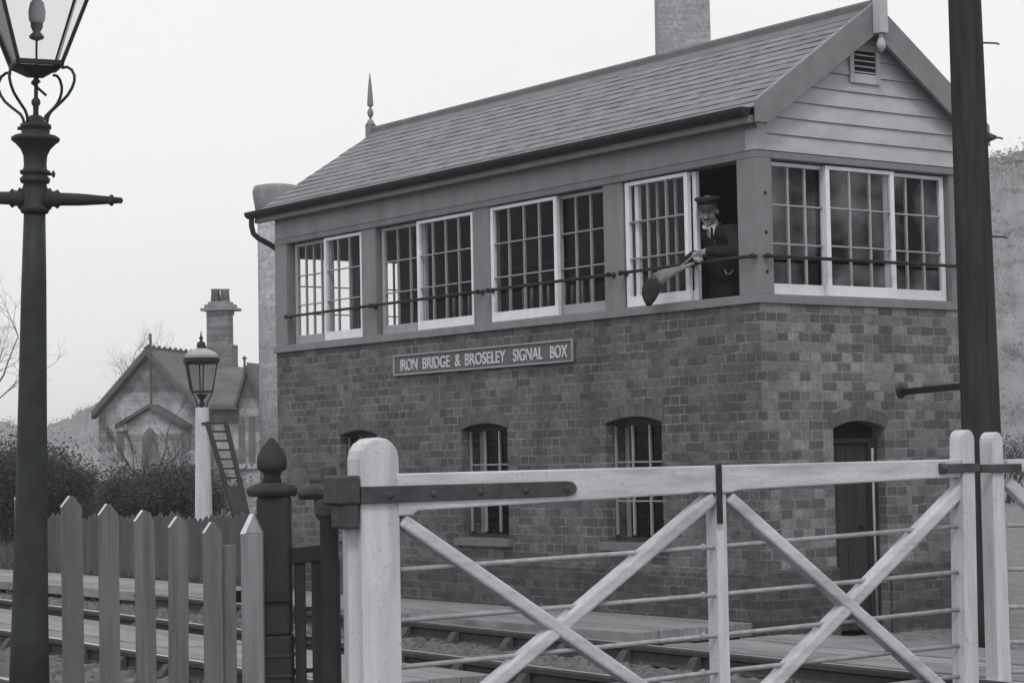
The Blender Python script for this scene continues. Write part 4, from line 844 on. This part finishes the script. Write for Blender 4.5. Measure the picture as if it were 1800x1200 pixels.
def bare_tree(loc, h, seed, label, depth=6, r=None, spread=.55):
    rng = random.Random(seed); t = empty('bare_tree', tuple(loc), label, 'tree'); tr = MB(); r = r or h*.022
    path = [Vector(loc)-Vector((0, 0, .2))]; d = Vector((0, 0, 1))
    for i in range(4): path.append(path[-1]+(d+Vector((rng.uniform(-.1, .1), rng.uniform(-.1, .1), 0)))*h*.1)
    tr.tube(path, [r*1.3, r*1.1, r, r*.95, r*.85], 8); tr.build('trunk', 'twig', t)
    c = MB()
    for i in range(5):
        a = rng.uniform(0, 6.28); branch(c, path[rng.choice((2, 3, 4, 4))], Vector((math.cos(a)*.7, math.sin(a)*.7, 1)).normalized(), h*.26, r*.6, depth, rng, spread=spread)
    c.build('crown', 'twig', t); return t
def bush(loc, rx_, rz_, seed, label, group=None, dens=1.0, depth=3):
    rng = random.Random(seed); t = empty('bush', tuple(loc), label, 'bush', group); b_ = MB(); tips = []
    for i in range(int(16*dens)):
        a = rng.uniform(0, 6.28); q = Vector(loc)+Vector((math.cos(a), math.sin(a), 0))*rng.uniform(0, rx_*.6); branch(b_, q, Vector((math.cos(a)*.55, math.sin(a)*.55, 1)).normalized(), rz_*.42, .018*rz_, depth, rng, tips=tips)
    b_.build('stems', 'twig', t); f = MB()
    for p, d in tips:
        for k in range(int(13*dens)):
            q = p+Vector((rng.gauss(0, .16), rng.gauss(0, .16), rng.gauss(0, .14)))*rz_*.5; s_ = rng.uniform(.02, .05)
            u = Vector((rng.uniform(-1, 1), rng.uniform(-1, 1), rng.uniform(-1, 1))).normalized(); v = u.orthogonal().normalized(); f.add([q-u*s_, q+v*s_*.5, q+u*s_, q-v*s_*.5], [(0, 1, 2, 3)])
    f.build('foliage', 'foliage', t); return t
GB_ = 'dark bushes in front of the stone house'
for i, (x, D, rx_, rz_, lab) in enumerate(((212, 40, 1.0, 1.3, 'dark rounded bush in front of the left corner of the stone house'), (272, 41, 1.1, 1.5, 'dark twiggy bush in front of the arched porch of the stone house'), (322, 40, .9, 1.3, 'low dark bush just left of the white lamp post'), (172, 37, .7, .6, 'low leafy bush left of the stone house'),
        (84, 44, .6, 1.5, 'dense dark shrub just right of the big lamp post'), (5, 42, 1.1, 2.0, 'tall dark shrub at the left edge behind the big lamp post'), (126, 50, .7, .75, 'dark shrub sloping down between the lamp post and the stone house'), (455, 38, .5, .5, 'small dark bush at the foot of the pale stack'))):
    q = dep(x, hor(x), D); q.z = -.05; bush(q, rx_, rz_, 20+i, lab, dens=2.0 if i in (4, 5, 6) else 1.15)
q = dep(262, hor(262), 43); q.z = 0; bare_tree(q, 3.1, 5, 'spindly bare sapling rising in front of the porch gable of the stone house', 4, .035, .3)
q = dep(285, hor(285), 88); q.z = 0; bare_tree(q, 7.2, 11, 'bare tree whose crown shows above the stone house roof', 6, .07)
q = dep(-55, hor(0), 75); q.z = 0; bare_tree(q, 8.0, 23, 'bare tree at the left edge behind the big lamp post', 6, .08)
q = dep(1768, hor(1768), 60); q.z = 0; bush(q, .9, 2.1, 60, 'small dark bush beyond the second white gate', dens=.8)

# verge grass beyond the line
g = MB(); rng = random.Random(9)
for i in range(9000):
    x = rng.uniform(-10, 620); y0 = hor(x); D = rng.uniform(24.5, 42); q = dep(x, y0, D); 
    if q.x > -.2 and q.y < 8: continue
    q.z = -.06; h = rng.uniform(.05, .2); a = rng.uniform(0, 6.28); w_ = .02; u = Vector((math.cos(a), math.sin(a), 0))*w_; g.add([q-u, q+u, q+Vector((rng.uniform(-.06, .06), rng.uniform(-.06, .06), h))], [(0, 1, 2)])
o_ = g.build('grass', 'grass'); tag(o_, 'rough dark grass growing on the far side of the railway', 'grass', kind='stuff')
vs = [dep(-150, hor(0), 24.3), dep(640, hor(640), 26), dep(640, hor(640), 90), dep(-350, hor(0), 90)]
g = MB(); g.add([(v.x, v.y, -.045) for v in vs], [(0, 1, 2, 3)]); structure(g.build('verge', 'grass'))

# ------------------------------------------------------------------ hills
def hill(pts, D, depth, name, seed, m='hill', drop=0):
    rng = random.Random(seed); b_ = MB(); n = len(pts)-1; fine = []; sub = 14
    for i in range(n):
        for j in range(sub):
            t = j/sub; fine.append((pts[i][0]+(pts[i+1][0]-pts[i][0])*t, pts[i][1]+(pts[i+1][1]-pts[i][1])*t))
    fine.append(pts[-1]); rows = 16; vs = []
    for r in range(rows+1):
        f = r/rows; 
        for (x, y) in fine:
            top = dep(x, y, D+depth); base_ = dep(x, hor(x), D); q = base_.lerp(Vector((top.x, top.y, base_.z)), f); h = (top.z)*(math.sin(f*math.pi/2)**1.1); vs.append((q.x, q.y, -.5+(h+.5)+rng.uniform(-1, 1)*.35*f))
    w_ = len(fine); b_.add(vs, [(r*w_+i, r*w_+i+1, (r+1)*w_+i+1, (r+1)*w_+i) for r in range(rows) for i in range(w_-1)], True)
    return structure(b_.build(name, m))
RH = [(640, 812), (820, 770), (1000, 690), (1180, 560), (1350, 430), (1500, 350), (1640, 318), (1745, 306), (1800, 296), (1900, 282), (2100, 260), (2500, 250), (3200, 300), (4000, 500)]
LH = [(-600, 640), (-250, 690), (-60, 735), (70, 757), (110, 742), (150, 722), (175, 714), (230, 712), (420, 720), (700, 730), (1100, 725), (1500, 740)]
hill(RH, 120, 60, 'hill', 1); hill(LH, 150, 80, 'hill', 2)
# woodland on the right hill: individual crowns too many to count
wd = MB(); rng = random.Random(4)
def cone(q, h, w_, n=5):
    for k in range(3):
        z0 = q.z+h*k*.28; r0 = w_*(1-k*.28); ring = [Vector((q.x+math.cos(a)*r0*rng.uniform(.7, 1.2), q.y+math.sin(a)*r0*rng.uniform(.7, 1.2), z0)) for a in [6.283*i/n for i in range(n)]]
        wd.add(ring+[Vector((q.x+rng.uniform(-.1, .1), q.y, z0+h*.42))], [(i, (i+1) % n, n) for i in range(n)])
def hillpos(pts, D, depth, x, f):
    for i in range(len(pts)-1):
        if pts[i][0] <= x <= pts[i+1][0]:
            t = (x-pts[i][0])/(pts[i+1][0]-pts[i][0]); y = pts[i][1]+(pts[i+1][1]-pts[i][1])*t; top = dep(x, y, D+depth); b0_ = dep(x, hor(x), D); q = b0_.lerp(Vector((top.x, top.y, b0_.z)), f); q.z = top.z*(math.sin(f*math.pi/2)**1.1)-.2; return q
def crown(q, rr, nt_):
    for k in range(nt_):
        d = Vector((rng.gauss(0, .45), rng.gauss(0, .45), rng.gauss(0, .4)))*rr; c_ = q+d+Vector((0, 0, rr*.5)); s_ = rr*rng.uniform(.08, .2)
        u = Vector((rng.uniform(-1, 1), rng.uniform(-1, 1), rng.uniform(-1, 1))).normalized(); v = u.orthogonal().normalized(); wd.add([c_-u*s_, c_+u*s_, c_+v*s_*1.4], [(0, 1, 2)])
for i in range(750):
    crown(hillpos(RH, 120, 60, rng.uniform(1250, 2400), rng.uniform(.9, 1.0)), rng.uniform(.5, 1.3), 80)
for i in range(520):
    f = rng.random()**.8; crown(hillpos(RH, 120, 60, rng.uniform(1600, 2100), f*.9), rng.uniform(.4, 1.2), 34)
for i in range(260): crown(hillpos(LH, 150, 80, rng.uniform(-200, 480), rng.uniform(.2, .98)), rng.uniform(.3, .8), 26)
tag(wd.build('woodland', 'wood_hazed'), 'hazy woodland of small trees covering the distant hillsides', 'woodland', kind='stuff')


# ------------------------------------------------------------------ signalman at the open window
mat('skin', .27, .6, .12, 30, bump=.05, tint=(1.02, .99, 1.02)); mat('uniform', .022, .9, .4, 9, bump=.8, tint=(.95, .95, 1.1)); mat('cap_cloth', .03, .8, .3, 20, bump=.1); mat('linen', .7, .8, .05, 20, bump=0); mat('flag_light', .2, .85, .25, 25, bump=.1); mat('flag_dark', .035, .9, .3, 25, bump=.2); mat('brass', .4, .4, .1, 20, bump=0)  # skin: shade from the cap put into its colour
PR = empty('person', (.33, .70, 1.8), 'man in dark uniform and peaked cap leaning on the rail of the open window', 'person')
def cap(M, a, b, ra, rb, n=14):          # tapered capsule
    a, b = Vector(a), Vector(b); d = b-a; L_ = d.length; pr = []
    for i in range(5): t = math.pi/2*i/4; pr.append((ra*math.sin(t), -ra*math.cos(t)))
    for i in range(5): t = math.pi/2*i/4; pr.append((rb*math.cos(t), L_+rb*math.sin(t)))
    M.lathe(pr, a, n, tuple(d))
def ell(M, c, rx_, ry_, rz_, X=Vector((1, 0, 0)), Y=Vector((0, 1, 0)), Z=Vector((0, 0, 1)), n=16):
    vs = []; k = n//2; c = Vector(c)
    for i in range(k+1):
        ph = math.pi*i/k
        for j in range(n): th = 2*math.pi*j/n; vs.append(c+X*(rx_*math.sin(ph)*math.cos(th))+Y*(ry_*math.sin(ph)*math.sin(th))+Z*(rz_*math.cos(ph)))
    M.add(vs, [(i*n+j, (i+1)*n+j, (i+1)*n+(j+1) % n, i*n+(j+1) % n) for i in range(k) for j in range(n)], True)
def skinned(M, name, m, parent, vox, smooth=4, label=None):
    o = M.build(name, m, parent, label=label); rm = o.modifiers.new('remesh', 'REMESH'); rm.mode = 'VOXEL'; rm.voxel_size = vox; rm.use_smooth_shade = True
    sm = o.modifiers.new('smooth', 'SMOOTH'); sm.iterations = smooth; sm.factor = .5; return o
hf = Vector((-.78, -.56, -.34)).normalized(); hr = hf.cross(Vector((0, 0, 1))).normalized()   # hr: his right
hu = hr.cross(hf).normalized(); HC = Vector((.055, .625, 3.300))
def hp_(r, f, u): return HC+hr*r+hf*f+hu*u
B = MB()
ell(B, hp_(0, -.012, .03), .074, .092, .088, hr, hf, hu); ell(B, hp_(0, .014, -.035), .058, .068, .082, hr, hf, hu); ell(B, hp_(0, .05, -.095), .026, .024, .02, hr, hf, hu)
cap(B, hp_(0, .084, .012), hp_(0, .104, -.028), .009, .015); ell(B, hp_(0, .076, .032), .05, .014, .012, hr, hf, hu)
ell(B, hp_(0, .072, -.064), .022, .010, .010, hr, hf, hu)
for sg in (-1, 1): ell(B, hp_(.073*sg, -.008, -.01), .010, .018, .032, hr, hf, hu); ell(B, hp_(.036*sg, .062, -.03), .022, .016, .02, hr, hf, hu)
cap(B, hp_(0, -.02, -.07), (.15, .65, 3.13), .054, .06)
# arms inside the sleeves, then hands
WR, WL_ = Vector((-.05, .665, 2.955)), Vector((-.07, .505, 2.965)); ER, EL = Vector((.07, .88, 2.92)), Vector((.04, .26, 2.94)); SR, SL_ = Vector((.18, .85, 3.11)), Vector((.16, .45, 3.11))
cap(B, SR, ER, .045, .04); cap(B, ER, WR, .038, .026); cap(B, SL_, EL, .045, .04); cap(B, EL, WL_, .038, .026)
def hand(M, w_, d, side, pn, curl):
    d = Vector(d).normalized(); pn = Vector(pn).normalized(); s_ = d.cross(pn).normalized()*side
    ell(M, w_+d*.045, .042, .038, .017, d, s_, pn); cap(M, w_-d*.01, w_+d*.03, .025, .026)
    for i, ln in enumerate((.068, .076, .071, .056)):
        b0 = w_+d*.078+s_*(.030-.0195*i); k = (d*math.cos(curl*.5)-pn*math.sin(curl*.5)); b1 = b0+k*ln*.5; k2 = (d*math.cos(curl*1.3)-pn*math.sin(curl*1.3)); b2 = b1+k2*ln*.32; k3 = (d*math.cos(curl*2)-pn*math.sin(curl*2)); b3 = b2+k3*ln*.26
        cap(M, b0-d*.01, b1, .0095, .009, 10); cap(M, b1, b2, .009, .0082, 10); cap(M, b2, b3, .0082, .007, 10)
    t0 = w_+d*.022+s_*.032; t1 = t0+(d*.6+s_*.7-pn*.35).normalized()*.036; t2 = t1+(d*.9-pn*.4).normalized()*.028; cap(M, t0-s_*.01, t1, .013, .0105, 10); cap(M, t1, t2, .0105, .0085, 10)
hand(B, WL_, (-.25, .93, -.18), 1, (-.5, -.1, .85), .9); hand(B, WR, (-.55, -.80, -.15), -1, (-.1, .2, .97), .9)
cap(B, (.27, .66, 3.0), (.33, .68, 2.55), .12, .12); cap(B, (.15, .65, 3.13), (.27, .66, 3.0), .07, .12)
for y in (.60, .80): cap(B, (.33, y, 2.58), (.30, y, 2.2), .075, .055); cap(B, (.30, y, 2.2), (.36, y, 1.88), .055, .04)
skinned(B, 'body', 'skin', PR, .0045, 3)
J = MB()
ell(J, (.24, .65, 2.93), .125, .195, .21); ell(J, (.215, .65, 3.04), .115, .205, .12); ell(J, (.30, .70, 2.68), .125, .18, .22)
cap(J, SR, SL_, .078, .078); cap(J, (.20, .65, 3.08), (.16, .65, 3.155), .1, .075)
cap(J, SR, ER, .072, .062); cap(J, ER, WR+(ER-WR)*.1, .06, .042); cap(J, SL_, EL, .072, .062); cap(J, EL, WL_+(EL-WL_)*.1, .06, .042)
skinned(J, 'jacket', 'uniform', PR, .008, 4)
Tt = MB(); ell(Tt, (.33, .70, 2.56), .13, .18, .14)
for y in (.60, .80): cap(Tt, (.33, y, 2.56), (.30, y, 2.2), .10, .078); cap(Tt, (.30, y, 2.2), (.36, y, 1.90), .078, .06)
skinned(Tt, 'trousers', 'uniform', PR, .012, 3)
for y in (.60, .80):
    M = MB(); ell(M, (.31, y, 1.84), .13, .05, .045); cap(M, (.36, y, 1.87), (.36, y, 1.95), .05, .05); skinned(M, 'boot', 'cap_cloth', PR, .01, 2)
M = MB(); nk = hp_(0, -.005, -.098); M.lathe([(.060, -.018), (.058, .010), (.055, .012), (.055, -.018)], nk-hu*.022, 18, tuple((hu*.85+Vector((-.15, 0, .4))).normalized())); co = M.build('collar', 'linen', PR)
M = MB(); c0 = Vector((.085, .605, 3.150)); wv = hr*.028; M.add([c0+wv+hf*.035+hu*.03, c0-wv+hf*.035+hu*.03, c0+hf*.055-hu*.07, c0+hf*.03-hu*.072], [(0, 1, 2), (0, 2, 3), (1, 3, 2), (0, 3, 1)]); M.build('shirt_front', 'linen', PR)
M = MB(); cap(M, c0+hf*.05+hu*.022, c0+hf*.05+hu*.005, .011, .010, 8); cap(M, c0+hf*.052+hu*.005, c0+hf*.062-hu*.075, .009, .014, 8); M.build('tie', 'uniform', PR)
# cap: flat crown, band and peak
cu = (hu+hf*-.12).normalized(); cc = hp_(0, -.01, .062); M = MB(); M.lathe([(.083, -.012), (.084, .012), (.100, .024), (.104, .034), (.096, .044), (.05, .050), (.01, .051)], cc, 28, tuple(cu)); cp_ = M.build('cap', 'cap_cloth', PR)
M = MB(); k = 12; top = []; 
for i in range(k+1):
    a = -1.15+2.3*i/k; top.append(cc+hr*math.sin(a)*.083+hf*math.cos(a)*.083-cu*.008)
for i in range(k+1):
    a = -1.15+2.3*i/k; top.append(cc+hr*math.sin(a)*.086+hf*(math.cos(a)*.083+.052*math.cos(a*1.3))-cu*(.018+.02*math.cos(a*1.3)))
n_ = len(top); M.add(top+[v-cu*.004 for v in top], [(i, i+1, k+2+i, k+1+i) for i in range(k)]+[(n_+i, n_+k+1+i, n_+k+2+i, n_+i+1) for i in range(k)]+[(k+1+i, k+2+i, n_+k+2+i, n_+k+1+i) for i in range(k)]); M.build('peak', 'black_iron', cp_)
M = MB()
for sg in (-1, 1): ell(M, hp_(.075*sg, -.03, .02), .007, .05, .04, hr, hf, hu)
ell(M, hp_(0, -.065, .0), .066, .045, .075, hr, hf, hu); skinned(M, 'hair', 'uniform', PR, .006, 2)
for sg in (-1, 1):
    M = MB(); ell(M, hp_(.03*sg, .080, .012), .013, .006, .0065, hr, hf, hu); M.build('eye', 'uniform', PR)
M = MB(); cap(M, hp_(-.020, .081, -.052), hp_(.020, .081, -.052), .005, .005, 8); M.build('moustache', 'uniform', PR)
for i in range(4):
    M = MB(); ell(M, (.105+.012*i, .62, 3.06-.075*i), .006, .009, .009); M.build('button', 'brass', PR)
M = MB(); M.tube([(.155, .56, 2.84), (.145, .53, 2.80), (.145, .49, 2.795), (.16, .46, 2.83)], .004, 6); M.build('watch_chain', 'brass', PR)
# signal flag held in the hands
FLG = empty('signal_flag', (-.12, .66, 2.93), 'furled signal flag held over the rail by the man at the window', 'flag')
h0 = Vector((-.125, .56, 2.955)); h1 = onx(1168, 492, -.16); dr_ = (h1-h0); M = MB(); M.tube([h0-dr_*.12, h1], .008, 8); M.build('stick', 'planks', FLG)
rng = random.Random(2)
def cloth(sec, name, m):
    M = MB(); n = 20; vs = []
    for c, ru, rv, up in sec:
        up = Vector(up).normalized(); out = Vector((-1, 0, 0))
        for j in range(n):
            t = 2*math.pi*j/n; f_ = 1+.05*math.sin(3*t+c[1]*9)+.10*math.sin(7*t+c[2]*11); vs.append(Vector(c)+up*ru*math.cos(t)*f_+out*rv*math.sin(t)*f_)
    k = len(sec); M.add(vs, [(i*n+j, i*n+(j+1) % n, (i+1)*n+(j+1) % n, (i+1)*n+j) for i in range(k-1) for j in range(n)], True); M.f += [list(range(n))[::-1], list(range((k-1)*n, k*n))]; M.smooth += [False, False]; M.build(name, m, FLG)
A0 = onx(1218, 463, -.14); A1 = onx(1195, 473, -.15); A2 = onx(1168, 485, -.16); A3 = onx(1150, 495, -.16)
cloth([(tuple(A0), .010, .012, (0, .3, 1)), (tuple(A1), .022, .010, (0, .3, 1)), (tuple(A2), .052, .014, (0, .2, 1)), (tuple(A3), .065, .018, (0, .2, 1))], 'light_cloth', 'flag_light')
Bq = [onx(x, y, -.165) for x, y in ((1158, 491), (1150, 498), (1145, 507), (1142, 517), (1141, 527), (1140, 538))]
cloth([(tuple(q), r1, r2, (0, 1, k_)) for q, r1, r2, k_ in zip(Bq, (.052, .085, .108, .10, .07, .02), (.016, .024, .028, .024, .018, .01), (1.2, .5, .2, .1, .1, .1))], 'dark_cloth', 'flag_dark')
# ------------------------------------------------------------------ haze
hz = bpy.data.meshes.new('haze'); bm = bmesh.new(); bmesh.ops.create_cube(bm, size=1)
for v in bm.verts: v.co = Vector((-173 if v.co.x < 0 else 303, -113 if v.co.y < 0 else 303, -1.5 if v.co.z < 0 else 34))
bm.to_mesh(hz); bm.free(); ho = bpy.data.objects.new('haze', hz); COL.objects.link(ho); tag(ho, 'pale winter haze hanging over the whole place', 'haze', kind='stuff')
hm = bpy.data.materials.new('haze'); hm.use_nodes = True; nt = hm.node_tree; nt.nodes.clear(); oo = nt.nodes.new('ShaderNodeOutputMaterial'); pv = nt.nodes.new('ShaderNodeVolumePrincipled'); pv.inputs['Color'].default_value = (.96, .97, 1, 1); pv.inputs['Density'].default_value = .0011; pv.inputs['Anisotropy'].default_value = .2
nt.links.new(pv.outputs[0], oo.inputs['Volume']); hz.materials.append(hm)
